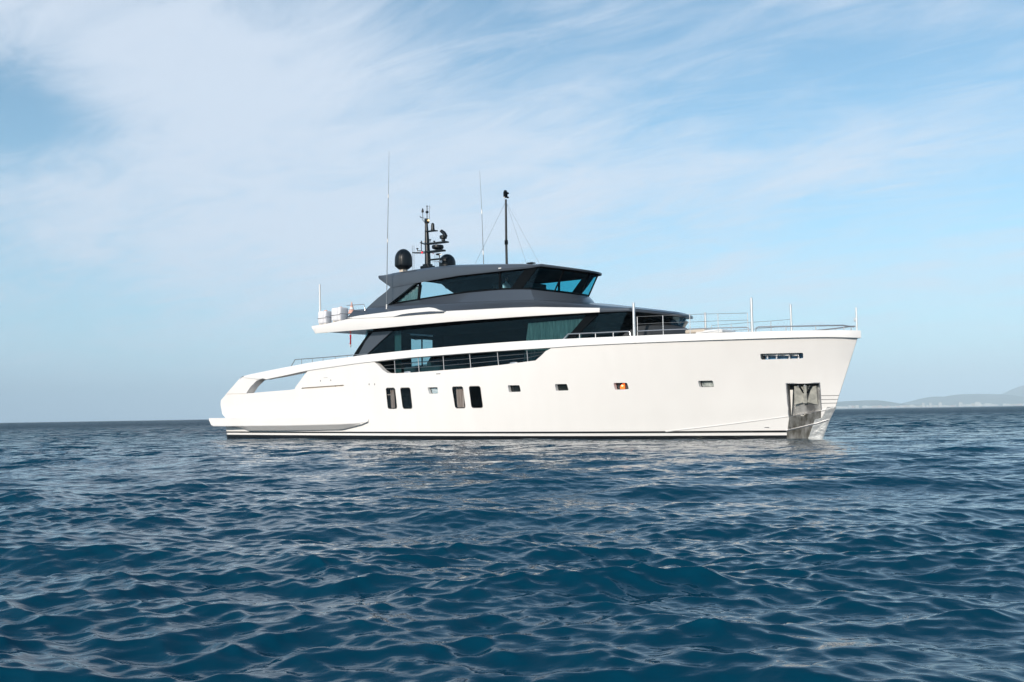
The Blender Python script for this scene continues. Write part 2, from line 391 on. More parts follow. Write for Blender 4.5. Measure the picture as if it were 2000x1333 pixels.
# backs of recesses, window panes and frames
for i, w in enumerate(wins):
    fb = MB(); rim(fb, w, hb, .006, -.05)
    c = Vector((sum(p[0] for p in w)/len(w), sum(p[1] for p in w)/len(w)))
    inn = [tuple(c+(Vector(p)-c)*(1-.06)) for p in w]; outw = [tuple(c+(Vector(p)-c)*1.035) for p in w]
    fb.quadgrid([[(x, -(hb(x, z)+.008), z) for x, z in outw], [(x, -(hb(x, z)-.03), z) for x, z in inn]], True)
    fr = fb.both('cabin_window', dark, yr)
    pn = MB(); pn.poly([(x, -(hb(x, z)-.03), z) for x, z in inn]); pn.both('pane', g_port, fr)
    if i in (0, 2):
        cu = MB(); xa, xb = (c.x-.30, c.x-.06) if i == 0 else (c.x-.36, c.x+.06); zt, zl = max(p[1] for p in w), min(p[1] for p in w)
        rw = [(xa+(xb-xa)*k/24, -(hb(c.x, c.y)-.22+.03*math.sin(k*1.3))) for k in range(25)]
        cu.quadgrid([[(x+.06*(1-q), y, zl+(zt-zl)*q) for x, y in rw] for q in (0, 1)]).build('curtain', curtain2, fr)
pm = {0: mat('blind_blue', (.40, .50, .54), .15), 1: mat('porthole_dark', (.012, .016, .016), .06), 3: mat('porthole_grey', (.05, .055, .058), .1), 4: mat('porthole_pale', (.28, .32, .31), .12)}
pm[2] = pm[1]
noisy(pm[0], (.25, .34, .38), (.50, .58, .62), 5, 2, (1, 1, 2.5)); noisy(pm[4], (.10, .12, .12), (.45, .49, .47), 4, 3)
for i, w in enumerate(ports):
    pn = MB(); pn.poly([(x, -(hb(x, z)-.195), z) for x, z in w]); 
    po = pn.both('porthole', pm[i], yr)
    fb = MB(); c = Vector((sum(p[0] for p in w)/len(w), sum(p[1] for p in w)/len(w)))
    inn = [tuple(c+(Vector(p)-c)*.9) for p in w]
    fb.quadgrid([[(x, -(hb(x, z)-.18), z) for x, z in w], [(x, -(hb(x, z)-.18), z) for x, z in inn], [(x, -(hb(x, z)-.194), z) for x, z in inn]], True).both('frame', dark, po)
    if i == 3:
        orange = mat('cabin_lamp_glow', (.9, .15, .02), .5, emit=(1, .12, .01), es=.9)
        lm = MB(); x0 = min(p[0] for p in w)+.13
        lm.box((x0+.13, -(hb(c.x, c.y)-.17), c.y-.0), (.22, .015, .22)).build('lit_panel', orange, po)
        hot = mat('cabin_lamp_core', (1, .6, .3), .5, emit=(1, .62, .35), es=1.2)
        MB().box((x0+.13, -(hb(c.x, c.y)-.15), c.y+.02), (.08, .015, .06)).build('lamp', hot, po)
gp = MB(); gp.poly([(x, -(hb(x, z)-.118), z) for x, z in gap]); gp.both('groove', beige, yr)
MB().box((14.4, .2, 1.55), (10.2, .05, 2.4)).build('cabin_light_block', matt, yr)  # added dark sheet that stops light showing through the hull windows
# small outlets
for (px, py, w, h) in [(626, 744.2, .05, .07), (646, 743.2, .05, .07), (721, 751, .05, .08), (731.7, 751, .05, .08), (856, 730.6, .26, .03), (636, 738.2, .30, .012), (1494, 835.3, .34, .02)]:
    x, z = on(px, py, hb); MB().box((x, -(hb(x, z)+.001), z), (w, .008, h), bev=.002).build('vent', strap, yr)

# mooring slot with four chrome rollers
so = MB(); rim(so, slot, hb, -.055, -.42); so.build('mooring_port', mat('recess_dark', (.10, .10, .10), .4), yr); so_ = C.objects['mooring_port']
blue = mat('mooring_blue_reflection', (.10, .32, .58), .35)  # blue reflection in the recess, painted as the colour of its back
bk = MB(); bk.poly([(x, -(hb(x, z)-.41), z) for x, z in slot]); bk.build('back_panel', blue, so_)
for px in (1496.3, 1514.3, 1539.3, 1557.3):
    x, z0 = on(px, 701.8, hb); z1 = on(px, 691, hb)[1]; y = -(hb(x, z0)-.12)
    MB().tube([(x, y, z0+.02), (x, y, z0+.10), (x, y, (z0+z1)/2+.03), (x, y, z1)], [.055, .035, .018, .018], 10).build('roller', steel, so_)
for px, w in ((1489.5, .2), (1504.5, .4), (1517.5, .10), (1527, .34), (1535.5, .1), (1547, .24)):
    x, z0 = on(px, 694.2, hb); z1 = on(px, 690, hb)[1]
    MB().box((x, -(hb(x, z0)-.28), (z0+z1)/2), (w, .16, abs(z1-z0)+.04), bev=.02).build('bollard', white, so_)

# anchor pocket: box lined with steel, anchor flukes and shank inside
pk = empty('anchor_pocket', (0, 0, 0), 0, yr)
ring = MB(); rim(ring, pocket, hb, .012, -.02)
c = Vector((sum(p[0] for p in pocket)/4, sum(p[1] for p in pocket)/4)); outp = [tuple(c+(Vector(p)-c)*1.05) for p in pocket]
ring.quadgrid([[(x, -(hb(x, z)+.012), z) for x, z in pocket], [(x, -(hb(x, z)+.008), z) for x, z in outp]], True)
ring.build('pocket_frame', steel, pk)
xc, zc = c; Lp = dens(pocket, .2)
pb = MB(); D = .24
def pin(x, z, d, f=1.0): return (xc+(x-xc)*f-.0*d, -(hb(xc, zc)+(hb(x, z)-hb(xc, zc))*.6-d), zc+(z-zc)*f)
pb.quadgrid([[(x, -(hb(x, z)-.02), z) for x, z in Lp], [pin(x, z, D, .93) for x, z in Lp]], True); pb.poly([pin(x, z, D, .93) for x, z in Lp])
pb.build('pocket_liner', plate, pk)
def pp(px, py, d):  # measured point on the pocket, pushed d metres into it
    x, z = on(px, py, hb); return Vector((x, -(hb(x, z)-d), z))
for q in ([(1549, 754), (1566, 756), (1567.5, 786), (1549.5, 791)], [(1583, 756), (1592, 754), (1595, 791), (1574, 786)]):
    MB().prism([pp(a, b, .10) for a, b in q], (0, .06, 0)).build('anchor_fluke', fluke_m, pk)
MB().prism([pp(a, b, .05) for a, b in [(1568, 752), (1573.5, 752), (1575, 788), (1567.5, 788)]], (0, .10, 0)).build('anchor_shank', fluke_m, pk)
for a, b_ in (((1558, 752), (1568, 768)), ((1585, 752), (1575, 768))):
    MB().tube([pp(*a, .07), pp(*b_, .08)], .035, 8).build('anchor_arm', dark, pk)
MB().prism([pp(a, b, .09) for a, b in [(1541, 762), (1546.5, 762), (1545, 795), (1543.5, 811)]], (0, .03, 0)).build('side_plate', mat('bright_plate', (.80, .76, .70), .4), pk)
MB().prism([pp(a, b, .10) for a, b in [(1540.5, 753), (1548, 753), (1548, 761), (1541, 761)]], (0, .05, 0)).build('guide_block', dark, pk)
MB().tube([pp(1541, 752, .08), pp(1597, 751, .08)], .045, 8).build('top_bar', dark, pk)
for a in ((1558, 753.5), (1569.5, 752.5)): MB().lathe(pp(*a, .1), [(.001, .07), (.05, .05), (.06, 0), (.04, -.05), (.001, -.06)], 12).build('roller', steel, pk)
# steel plating below the pocket and on the stem
def patch(l, name, m, off, parent):
    q = MB(); skin(q, P(l), [], hb, off, .12, .15); return q.both(name, m, parent)
MB().tube([(x, -(hb(x, z)+.0), z) for x, z in P([(443, 770.2), (455, 769.6), (480, 769.4)])], .014, 6).build('seam', beige, yr)
patch([(1541.5, 815), (1603.6, 803.6), (1603.2, 823.5), (1570, 832), (1538.4, 839.5)], 'anchor_guard_plate', plate2, .012, yr)
lowp = [(1537, 842), (1560, 837), (1603, 827.5), (1603.8, 845), (1600, 862), (1537, 862)]
patch(lowp, 'waterline_plate', plate2, .012, yr)
chrome = mat('stem_chrome', (.88, .87, .85), .34, metal=.75); nb = nd(chrome.node_tree, 'ShaderNodeTexNoise', i_Scale=5., i_Detail=3)
tt = chrome.node_tree; tco = nd(tt, 'ShaderNodeTexCoord'); tt.links.new(tco.outputs['Object'], nb.inputs['Vector']); bp = nd(tt, 'ShaderNodeBump', i_Strength=.5, i_Distance=.08)
tt.links.new(nb.outputs['Fac'], bp.inputs['Height']); tt.links.new(bp.outputs[0], tt.nodes['Principled BSDF'].inputs['Normal'])
q = MB(); rr = []
for z in np.linspace(1.18, -.5, 26):
    xs = stem(z)-.004; back = .26 if z > .75 else .46
    row = [(xs-back*k/6, -(hb(xs-back*k/6, z)+.014), z) for k in range(6, -1, -1)]+[(xs+.035, 0, z)]
    rr.append(row+[(a, -b, c) for a, b, c in row[-2::-1]])
q.quadgrid(rr).build('stem_plate', chrome, yr)
# spray rails and draught lines
def strip(l, h, off, name, m=white):
    l = P(l); n = 40; xs = np.linspace(l[0][0], l[-1][0], n); fz = lin(l); rows = []
    for x in xs:
        z = fz(x); x2 = min(x, stem(z)-.01)
        rows.append([(x2, -(hb(x2, z+.02)), z+.02), (x2, -(hb(x2, z)+off), z), (x2, -(hb(x2, z-h)-.002), z-h)])
    MB().quadgrid(rows).both(name, m, yr)
strip([(1300, 843), (1400, 832), (1480, 821.7), (1541, 813.6)], .035, .022, 'spray_rail')
strip([(1603.5, 802.8), (1618, 799), (1630, 795.8)], .05, .03, 'spray_rail')
strip([(1536, 841.5), (1570, 833.8), (1603, 825.3), (1619, 820)], .05, .06, 'spray_rail', steel)
for y in (773.4, 781, 788.2):
    a = on(1603, y, hb); z = a[1]; xs = np.linspace(a[0], stem(z)-.002, 14)
    g = MB(); g.quadgrid([[(x, -(hb(x, z)+.006), z+d) for x in xs] for d in (.009, -.009)]); g.both('draught_line', strap, yr)
# crease under the cap: a hollow band
mbb = MB(); rows = []
for x in cxs[20:]:
    l = fL(x); rows.append([(x, -(hb(x, l)+.020), l-.004), (x, -(hb(x, l)+.022), l-.02), (x, -(hb(x, l-.03)+.003), l-.035)])
# ------------------------------------------------------------------ decks
def deckz(x): return 2.36 if x < 9.2 else (2.78 if x < 23.6 else 3.36)
mb = MB(); xs = [0.05, 4, 9.19, 9.2, 12, 14, 16, 18, 20, 22, 23.59, 23.6, 25, 27, 29, 30.5, 32, 33, 33.7, 34.2]
mb.quadgrid([[(x, -max(hb(x, 3)-.06, .02), deckz(x+1e-6)) for x in xs], [(x, max(hb(x, 3)-.06, .02), deckz(x+1e-6)) for x in xs]]).build('deck', teak, yr)

# swim platform with the long side sponsons
sp_top = [on(a, b, lambda x, z: 4.05) for a, b in [(408, 817), (442, 816.8), (560, 815), (676, 813), (694, 813.5), (707, 822)]]
sp_bot = [on(a, b, lambda x, z: 4.05) for a, b in [(413, 833), (442, 833.2), (560, 832.3), (660, 830), (694, 828), (708, 824.6)]]
ftp, fbp = lin(sp_top), lin(sp_bot); x0, x1 = sp_top[0][0], sp_top[-1][0]
mb = MB(); rows = []
for k in range(61):
    x = x0+(x1-x0)*k/60; e = max(0, (x-(x1-1.9))/1.9); yo = 4.05-.36*e**1.6; zt, zl = ftp(x), fbp(max(x, sp_bot[0][0]))
    if x < sp_bot[0][0]: zl = zl+(ftp(x)-zl)*(sp_bot[0][0]-x)/(sp_bot[0][0]-x0)*.7
    yi = 3.60 if x > .1 else 3.4
    zin = zt+.14*min(1, max(0, (x-9.6)/1.2)) if x > 0 else zt
    low = .24*min(1, max(0, (x-.9)/1.2))*(1-e) if x > .2 else .02
    rows.append([(x, -yi, zl-low), (x, -(yi+.16), zl-low), (x, -yo+.02, zl), (x, -yo, zl+.03), (x, -yo, zt-.03), (x, -yo+.03, zt), (x, -yi, zin)])
mb.quadgrid(rows, False, False); mb.poly(rows[0][::-1]); mb.mirror()
xa = x0; mb.quadgrid([[(xa, -3.5, ftp(xa)), (.1, -3.5, ftp(0))], [(xa, 3.5, ftp(xa)), (.1, 3.5, ftp(0))]])
mb.quadgrid([[(xa, -3.5, ftp(xa)), (xa+.2, -3.5, .74)], [(xa, 3.5, ftp(xa)), (xa+.2, 3.5, .74)]]); mb.quadgrid([[(xa+.2, -3.5, .74), (.1, -3.5, .72)], [(xa+.2, 3.5, .74), (.1, 3.5, .72)]])
mb.build('swim_platform', white, yr, angle=14)

# ------------------------------------------------------------------ superstructure
def planrow(side, yf, corner_x, front_x, zf, nside=40, nfront=16, xa=None, ztip=None, k=2.0):
    """half outline from aft to the centreline, then mirrored; side z from line zf"""
    xa = xa if xa is not None else side
    r = []
    for i in range(nside+1):
        x = xa+(corner_x-xa)*i/nside; r.append((x, -yf(x), zf(x)))
    hw = yf(corner_x); zc_ = zf(corner_x); zt_ = ztip if ztip is not None else zc_
    for i in range(1, nfront+1):
        y = hw*(1-i/nfront); s = (y/hw)**k; r.append((front_x-(front_x-corner_x)*s, -y, zt_+(zc_-zt_)*s))
    return r+[(x, -y, z) for x, y, z in r[-2::-1]]
up_line = lambda l, yf: smoothlin(pts_on(l, yf))
# flybridge deck fascia: bottom and top edge measured on its own planform
fb_l = pts_on([(618.5, 651.5), (719, 643.5), (890, 628), (1020, 618.8), (1100, 614), (1167, 610.3), (1233, 608)], flyY)
ft_l = pts_on([(607, 637), (640, 631.5), (678, 623), (700, 619), (770, 618.5), (790, 614), (820, 612), (857, 608.5), (890, 606.5), (920, 605), (995, 601), (1045, 599.5), (1175, 601.5), (1232, 601.5)], flyY)
fFb, fFt = lin(fb_l), lin(ft_l)
CXF, FXF = 26.16, 26.95
XA = fb_l[0][0]
wx = on(1171, 606, flyY)[0]        # where the white gives way to slate paint
ih = lambda x: houseY(x)
# white fascia
xsW = list(np.linspace(XA-.0, wx, 70)); mb = MB(); rows = []
for x in xsW:
    zbm, ztp = fFb(x), fFt(x); e = max(0, 1-(x-XA)/.9)
    rows.append([(x, -houseY(x)+.05, zbm+.10), (x, -flyY(x)+.10, zbm+.02), (x, -flyY(x)+.02, zbm), (x, -flyY(x), zbm+.04), (x, -flyY(x)+.02, ztp-.03), (x, -flyY(x)+.06, ztp), (x, -flyY(x)+.30, ztp+.02)])
mb.quadgrid(rows)
# raked tail
tipx, tipz = ft_l[0]
r0 = rows[0]; tail = [(tipx+.35, r0[0][1], tipz-.25), (tipx+.30, r0[1][1], tipz-.26), (tipx+.22, r0[2][1], tipz-.27), (tipx+.12, r0[3][1], tipz-.15), (tipx, r0[4][1]+.02, tipz-.03), (tipx+.03, r0[5][1], tipz), (tipx+.03, r0[6][1], tipz+.01)]
mid = [((a[0]*.45+b[0]*.55), a[1], b[2]*.30+a[2]*.70-(.05 if i < 3 else 0)) for i, (a, b) in enumerate(zip(r0, tail))]
mb.quadgrid([tail, mid, r0]); mb.mirror()
mb.quadgrid([[p for p in tail], [(p[0]-.12, 0, p[2]) for p in tail], [(p[0], -p[1], p[2]) for p in tail]])
mb.build('flybridge_fascia', white, yr)
# its underside (aft overhang) and deck
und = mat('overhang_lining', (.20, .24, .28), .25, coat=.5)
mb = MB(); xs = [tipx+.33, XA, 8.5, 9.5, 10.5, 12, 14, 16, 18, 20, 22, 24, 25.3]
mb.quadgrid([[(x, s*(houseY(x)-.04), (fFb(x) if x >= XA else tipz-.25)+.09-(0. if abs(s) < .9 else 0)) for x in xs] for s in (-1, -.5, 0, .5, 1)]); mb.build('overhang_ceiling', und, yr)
mb = MB(); xs = [tipx+.05]+list(np.linspace(XA, 13.5, 8))
mb.quadgrid([[(x, s*3.32, fFt(x)-.02) for x in xs] for s in (-1, 1)]).build('flybridge_deck', teak, yr)
# slate coaming: fascia top -> crease -> window sill, wrapping round the front
cr_l = up_line([(717, 603.5), (790, 597.5), (850, 594), (920, 590.5), (1020, 585.5), (1057, 584), (1090, 584.3)], lambda x, z=0: 2.75)
sill_pts = pts_on([(756.5, 596.5), (830, 584.5), (907, 572.5), (977, 566), (1015, 565), (1040, 565.5)], whY)
fS = smoothlin(sill_pts)
creaseY = lambda x, z=0: 2.75 if x < 14 else 2.75-.40*((x-14)/7.5)**2
x_c = 21.15
fascia_up = lambda x: fFt(x)+.015
mb = MB()
xs = list(np.linspace(10.35, 20.9, 60)); x_aft = 10.35
def cz(x): return cr_l(x)
# aft part of the coaming tapers down to the fascia
rows = []
R_F = planrow(None, lambda x: flyY(x)-.28, CXF-.25, FXF-.15, lambda x: fFt(x)+.02, 60, 20, xa=9.6, ztip=5.27)
R_F0 = planrow(None, lambda x: flyY(x)-.05, CXF, FXF, lambda x: fFt(x)+.0, 60, 20, xa=9.6, ztip=5.16)
R_M = planrow(None, lambda x: creaseY(x)+.12, 22.6, 23.9, lambda x: cz(x)-.11*min(1, max(0, (x-10)/3)), 60, 20, xa=9.8, ztip=5.80)
R_C = planrow(None, lambda x: creaseY(x)+.04, 21.3, 22.5, lambda x: cz(x)-.02, 60, 20, xa=10.2, ztip=5.98)
mb.quadgrid([R_F0, R_F, R_M, R_C])
mb.build('coaming', grey, yr, angle=25)
R_C1 = planrow(None, lambda x: creaseY(x), 21.15, 22.25, lambda x: cz(x), 60, 20, xa=10.4, ztip=6.02)
R_C2 = planrow(None, lambda x: creaseY(x)-.03, 21.10, 22.15, lambda x: cz(x)+.02, 60, 20, xa=10.4, ztip=6.06)
R_S = planrow(None, lambda x: whY(x)+.05, 20.80, 21.80, lambda x: fS(x)-.02, 60, 20, xa=11.6, ztip=6.42)
R_S2 = planrow(None, lambda x: whY(x)-.12, 20.7, 21.7, lambda x: fS(x)-.02, 60, 20, xa=11.6, ztip=6.42)
MB().quadgrid([R_C, R_C1, R_C2, R_S, R_S2]).build('window_sill', grey, yr, angle=18)
# slate roof edge forward of the white fascia (lower deckhouse brow)
rows = []
lo = planrow(None, lambda x: flyY(x)-.02, CXF, FXF-.02, fFb, 30, 24, xa=wx, ztip=5.07)
bo = planrow(None, flyY, CXF, FXF, lambda x: fFb(x)+.05, 30, 24, xa=wx, ztip=5.11)
to = planrow(None, lambda x: flyY(x)-.01, CXF, FXF-.01, lambda x: fFt(x)-.03, 30, 24, xa=wx, ztip=5.14)
t2 = planrow(None, lambda x: flyY(x)-.06, CXF-.04, FXF-.06, lambda x: fFt(x)+.002, 30, 24, xa=wx, ztip=5.165)
i1 = planrow(None, lambda x: flyY(x)-.20, CXF-.15, FXF-.25, lambda x: fFb(x)+.03, 30, 24, xa=wx, ztip=5.06)
i2 = planrow(None, lambda x: houseY(x)-.05, CXF-.5, FXF-.7, lambda x: fFb(x)+.07, 30, 24, xa=wx, ztip=5.06)
MB().quadgrid([i2, i1, lo, bo, to, t2]).build('brow', grey, yr, angle=30)
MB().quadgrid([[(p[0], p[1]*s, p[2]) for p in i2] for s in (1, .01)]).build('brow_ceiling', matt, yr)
# white blade above the fascia aft, with the dark slot under it
bl = pts_on([(678, 621.5), (700, 617), (770, 608), (810, 603.2), (837.5, 600.8), (848, 602), (857, 605.8), (868, 608.4), (855, 608.6), (838, 608.5), (800, 612), (784, 614.4), (770, 618.6), (740, 620.5), (700, 622)], lambda x, z=0: 3.62)
MB().prism([(x, -3.62, z) for x, z in bl], (0, .10, 0)).both('side_blade', white, yr, smooth=False)
ds = pts_on([(768, 619.4), (784, 614.2), (838, 608.2), (860, 607.2), (866, 610.5)], lambda x, z=0: 3.605)
MB().prism([(x, -3.615, z) for x, z in ds], (0, .05, 0)).both('air_slot', grey, yr, smooth=False)
# glass of the deckhouse: aft triangle ... front
gt = up_line([(768, 647), (890, 632), (1020, 621), (1170, 610)], houseY)
zt_ = lambda x: fFb(x)+.09
HC, HF = 25.95, 26.80          # top of the glass, corner and front
HCb, HFb = 24.75, 25.5
top = planrow(None, houseY, HC, HF, zt_, 60, 20, xa=10.7, ztip=5.12)
bot = planrow(None, lambda x: houseY(x)-.02, HCb, HFb, lambda x: 2.80, 60, 20, xa=10.05, ztip=3.3)
iS = 55                        # side glass up to the raked pillar, then the front glass
n_ = len(top); MB().quadgrid([bot[:iS+1], top[:iS+1]]).both('saloon_glass', g_side, yr)
hf = MB(); hf.quadgrid([bot[iS:n_-iS], top[iS:n_-iS]]).build('forward_glass', glass('forward_glass_dark', (.10, .15, .18), .8), yr)
# raked pillars on both sides of the saloon glass
def flat(l, yf, th, name, m, off=.02, mirror=True, parent=yr):
    q = pts_on(l, yf); a = MB().prism([(x, -(yf(x, z)+off), z) for x, z in q], (0, th, 0))
    return a.both(name, m, parent, smooth=False) if mirror else a.build(name, m, parent, smooth=False)
flat([(729.5, 649.5), (768, 646.8), (745, 667), (720, 690.8), (717, 700), (694, 702), (702, 692), (715, 668)], houseY, .22, 'raked_pillar', grey, .05)
flat([(720.5, 649.5), (730.5, 648.7), (716, 667), (703, 691), (695, 702), (687, 702), (694, 689), (702.5, 676), (713, 661)], houseY, .30, 'aft_glass_edge', dark, .02)
flat([(1146, 615), (1172, 612), (1160, 624), (1138, 645), (1121, 664), (1104, 664), (1125, 640)], houseY, .05, 'glass_pillar', dark, .025)
# shade of the overhang on top of the saloon glass, made as a dark strip
shade_band = MB(); r0 = [(x, y*1.006, z-.02) for x, y, z in top[2:iS+3]]; r1 = [(x, y*1.006, z-.22+.10*min(1, i/60)) for i, (x, y, z) in enumerate(top[2:iS+3])]
shade_band.quadgrid([r1, r0]).both('glass_top_shade', dark, yr)
for px in (770, 927):
    pass
# interior: floor, core, curtains, lounge, aft bulkhead with a glass door
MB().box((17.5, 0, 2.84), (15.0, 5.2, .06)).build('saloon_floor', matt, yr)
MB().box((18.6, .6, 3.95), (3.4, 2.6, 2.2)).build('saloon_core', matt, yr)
MB().box((17.9, 2.55, 4.1), (14.2, .06, 2.6)).build('port_light_block', matt, yr)  # added dark sheet that keeps sky from showing through the port glass
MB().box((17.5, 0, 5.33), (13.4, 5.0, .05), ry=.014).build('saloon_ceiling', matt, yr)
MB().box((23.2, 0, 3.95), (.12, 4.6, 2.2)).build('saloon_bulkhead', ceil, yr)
ab = empty('aft_bulkhead', (0, 0, 0), 0, yr)
for y, w_ in ((-1.34, 2.9), (2.28, .8)): MB().box((10.75, y, 4.1), (.08, w_, 2.6)).build('wall_panel', matt, ab)
MB().box((10.75, 1., 5.22), (.08, 1.8, .18)).build('wall_panel', matt, ab)
for y in (.16, 1.0, 1.84): MB().box((10.75, y, 3.98), (.06, .05, 2.3)).build('door_frame', dark, ab)
MB().box((12.8, .2, 3.3), (2.6, 2.6, .55), bev=.1).box((12.0, 1.3, 3.6), (.5, 2., .6), bev=.1).build('saloon_sofa', mat('sofa_grey', (.10, .11, .12), .8), yr)
MB().lathe((25.0, 0, 0), [(2.25, 3.4), (2.25, 4.3), (2.0, 4.62), (1.3, 4.8), (.01, 4.86)], 40, sy=1.0).build('forward_lounge', mat('lounge_grey', (.03, .034, .038), .7), yr)
MB().box((25.72, 1.70, 4.25), (.04, .62, 1.9), rz=.4, ry=.62).build('blind', mat('blind_beige', (.85, .78, .68), .8), yr)
def drape(name, xa, xb, yf, z0, z1, m, amp=.03, slant=0):
    n = int((xb-xa)*24)+2; a = MB(); rw = []
    for k in range(n): rw.append((xa+(xb-xa)*k/(n-1), -yf(xa+(xb-xa)*k/(n-1)+slant)+.12+amp*math.sin(k*1.15)))
    a.quadgrid([[(x+slant*q, yy, z0+(z1-z0)*q) for x, yy in rw] for q in (0, 1)])
    return a.build(name, m, yr)
xc0 = on(1028, 650, lambda x, z: 2.6)[0]; xc1 = on(1128, 650, lambda x, z: 2.6)[0]
drape('saloon_curtain', xc0-.3, xc1-.2, houseY, 2.9, 5.06, curtain, .03, slant=.4)
xc0 = on(772, 680, lambda x, z: 2.7)[0]
drape('saloon_curtain', xc0, xc0+.45, houseY, 2.9, 5.25, mat('curtain_dark', (.12, .17, .17), .9), .03)

# ------------------------------------------------------------------ wheelhouse
rb = pts_on([(739, 544), (752, 554), (764, 562), (775, 560.5), (817, 552.5), (895, 539), (970, 530.8), (1035, 524), (1052, 521)], roofY)
rtp = pts_on([(737.5, 540), (770, 533), (820, 525), (860, 519.8), (895, 517), (970, 515.3), (1020, 515), (1057, 516.2)], lambda x, z=0: roofY(x)-.25)
fRb = lin(sorted(rb)); fRt = lin(sorted(rtp))
RC, RF = 21.40, 22.55
xr = rb[0][0]+.02
zt = lambda x: fRt(x)
row_b = planrow(None, roofY, RC, RF, lambda x: fRb(x), 60, 24, xa=xr, ztip=7.36)
row_m = planrow(None, lambda x: roofY(x)+.02, RC+.02, RF+.02, lambda x: fRb(x)+(zt(x)-fRb(x))*(.30 if x > 12.4 else .5), 60, 24, xa=xr, ztip=7.40)
row_k = planrow(None, lambda x: roofY(x)-.03, RC+.02, RF+.03, lambda x: fRb(x)+(zt(x)-fRb(x))*.80, 60, 24, xa=xr-.02, ztip=7.44)
row_t = planrow(None, lambda x: roofY(x)-.22, RC-.1, RF-.15, lambda x: zt(x)-.02, 60, 24, xa=xr-.05, ztip=7.47)
row_u = planrow(None, lambda x: roofY(x)-.8, RC-.7, RF-.9, lambda x: zt(x)+.03, 60, 24, xa=xr+.05, ztip=7.60)
row_v = [(p[0], p[1]*.05, p[2]+.04) for p in row_u]
row_i = planrow(None, lambda x: whY(x)-.05, RC-.25, RF-.35, lambda x: fRb(x)+.04, 60, 24, xa=xr+.3, ztip=7.40)
MB().quadgrid([row_b, row_m, row_k, row_t, row_u, row_v]).build('hardtop', grey, yr, angle=24)
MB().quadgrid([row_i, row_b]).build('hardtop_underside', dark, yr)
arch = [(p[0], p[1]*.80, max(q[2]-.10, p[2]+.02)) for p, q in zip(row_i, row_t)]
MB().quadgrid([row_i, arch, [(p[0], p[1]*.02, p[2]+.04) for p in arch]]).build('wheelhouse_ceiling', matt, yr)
tailc = MB(); k_ = [r[0] for r in (row_i, row_b, row_m, row_k, row_t, row_u)]
zt0 = k_[-1][2]
def tl_z(p, f): return p[2]+(zt0-.13*(1-(p[2]-k_[0][2])/(zt0-k_[0][2]))-p[2])*f
tailc.quadgrid([k_]+[[(p[0]-.1*(1-abs(s_)), p[1]*s_, tl_z(p, 1 if abs(s_) < .9 else .0)) for p in k_] for s_ in (.96, .84, .4, 0, -.4, -.84, -.96)]+[[(p[0], -p[1], p[2]) for p in k_]]).build('hardtop_tail', grey, yr)
# glass
gtop = planrow(None, whY, 21.30, 22.36, lambda x: fRb(x)+.03, 60, 20, xa=14.2, ztip=7.38)
gbot = planrow(None, whY, 20.78, 21.74, lambda x: fS(x)-.03, 60, 20, xa=11.75, ztip=6.42)
n_ = len(gtop); iS = 60
MB().quadgrid([gbot[:iS+1], gtop[:iS+1]]).both('wheelhouse_side_glass', g_wh, yr)
w = MB(); w.quadgrid([gbot[iS:n_-iS], gtop[iS:n_-iS]]); w.build('windscreen', g_front, yr)
# frames: corner pillar, mullions, aft pillar
flat([(1028, 523), (1052, 520.5), (1038, 540), (1018, 566), (997, 566.5), (1012, 545)], whY, .06, 'corner_pillar', dark, .02)
flat([(975.2, 529.5), (978.6, 529.3), (978, 567), (974, 567.4)], whY, .05, 'mullion', dark, .02)
flat([(818.5, 551), (822.5, 550.5), (820, 588), (815, 588.6)], whY, .05, 'mullion', dark, .02)
flat([(803, 555), (820, 550.5), (818, 554), (790, 576), (768, 595), (758, 597.5), (756, 597)], whY, .10, 'window_edge', dark, .03)
flat([(764, 561), (815, 551.5), (800, 563), (757, 597.5), (752, 602), (714, 607), (720, 600), (740, 582), (757, 569)], lambda x, z=0: whY(x)+.12, .30, 'aft_buttress', grey, .05)
for k in (-.62, .05, .62):      # windscreen mullions
    i = int(round(60+20*(1-abs(k)))) if k < 0 else int(round(n_-61-20*(1-abs(k))))
    a, b_ = Vector(gbot[i]), Vector(gtop[i]); MB().tube([a, b_], .035, 6).build('windscreen_mullion', dark, yr)
MB().quadgrid([[(x+.015, y*1.004, z+.10) for x, y, z in gbot[:]], [(x, y*1.006, z-.0) for x, y, z in gbot[:]]]).build('sill_gasket', dark, yr)
MB().quadgrid([[(x, y*1.005, z) for x, y, z in gtop[:]], [(x-.01, y*1.005, z-(.08 if 3 < i < n_-4 else 0)) for i, (x, y, z) in enumerate(gtop[:])]]).build('head_gasket', dark, yr)
# wheelhouse interior
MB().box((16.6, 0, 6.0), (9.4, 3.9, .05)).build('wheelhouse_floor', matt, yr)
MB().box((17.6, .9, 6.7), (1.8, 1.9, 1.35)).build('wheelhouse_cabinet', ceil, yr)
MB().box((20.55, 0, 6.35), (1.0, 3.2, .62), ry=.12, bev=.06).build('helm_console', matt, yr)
x_, z_ = at(1000, 560, -1.0)
seat = MB(); seat.box((x_-.35, -1.0, 6.55), (.55, .6, .14), bev=.05).box((x_-.62, -1.0, 6.9), (.14, .58, .75), ry=.12, bev=.05).box((x_-.35, -1., 6.28), (.16, .16, .5)); seat.build('helm_seat', matt, yr)
MB().lathe((x_+.28, -1.0, 6.8), [(.001, .02), (.19, .02), (.2, 0), (.19, -.02), (.001, -.02)], 20).build('steering_wheel', dark, yr)
xd = on(806, 580, lambda x, z: 2.1)[0]
drape('wheelhouse_curtain', xd-1.9, xd+.42, whY, 6.3, 7.45, curtain, .03, slant=.25)

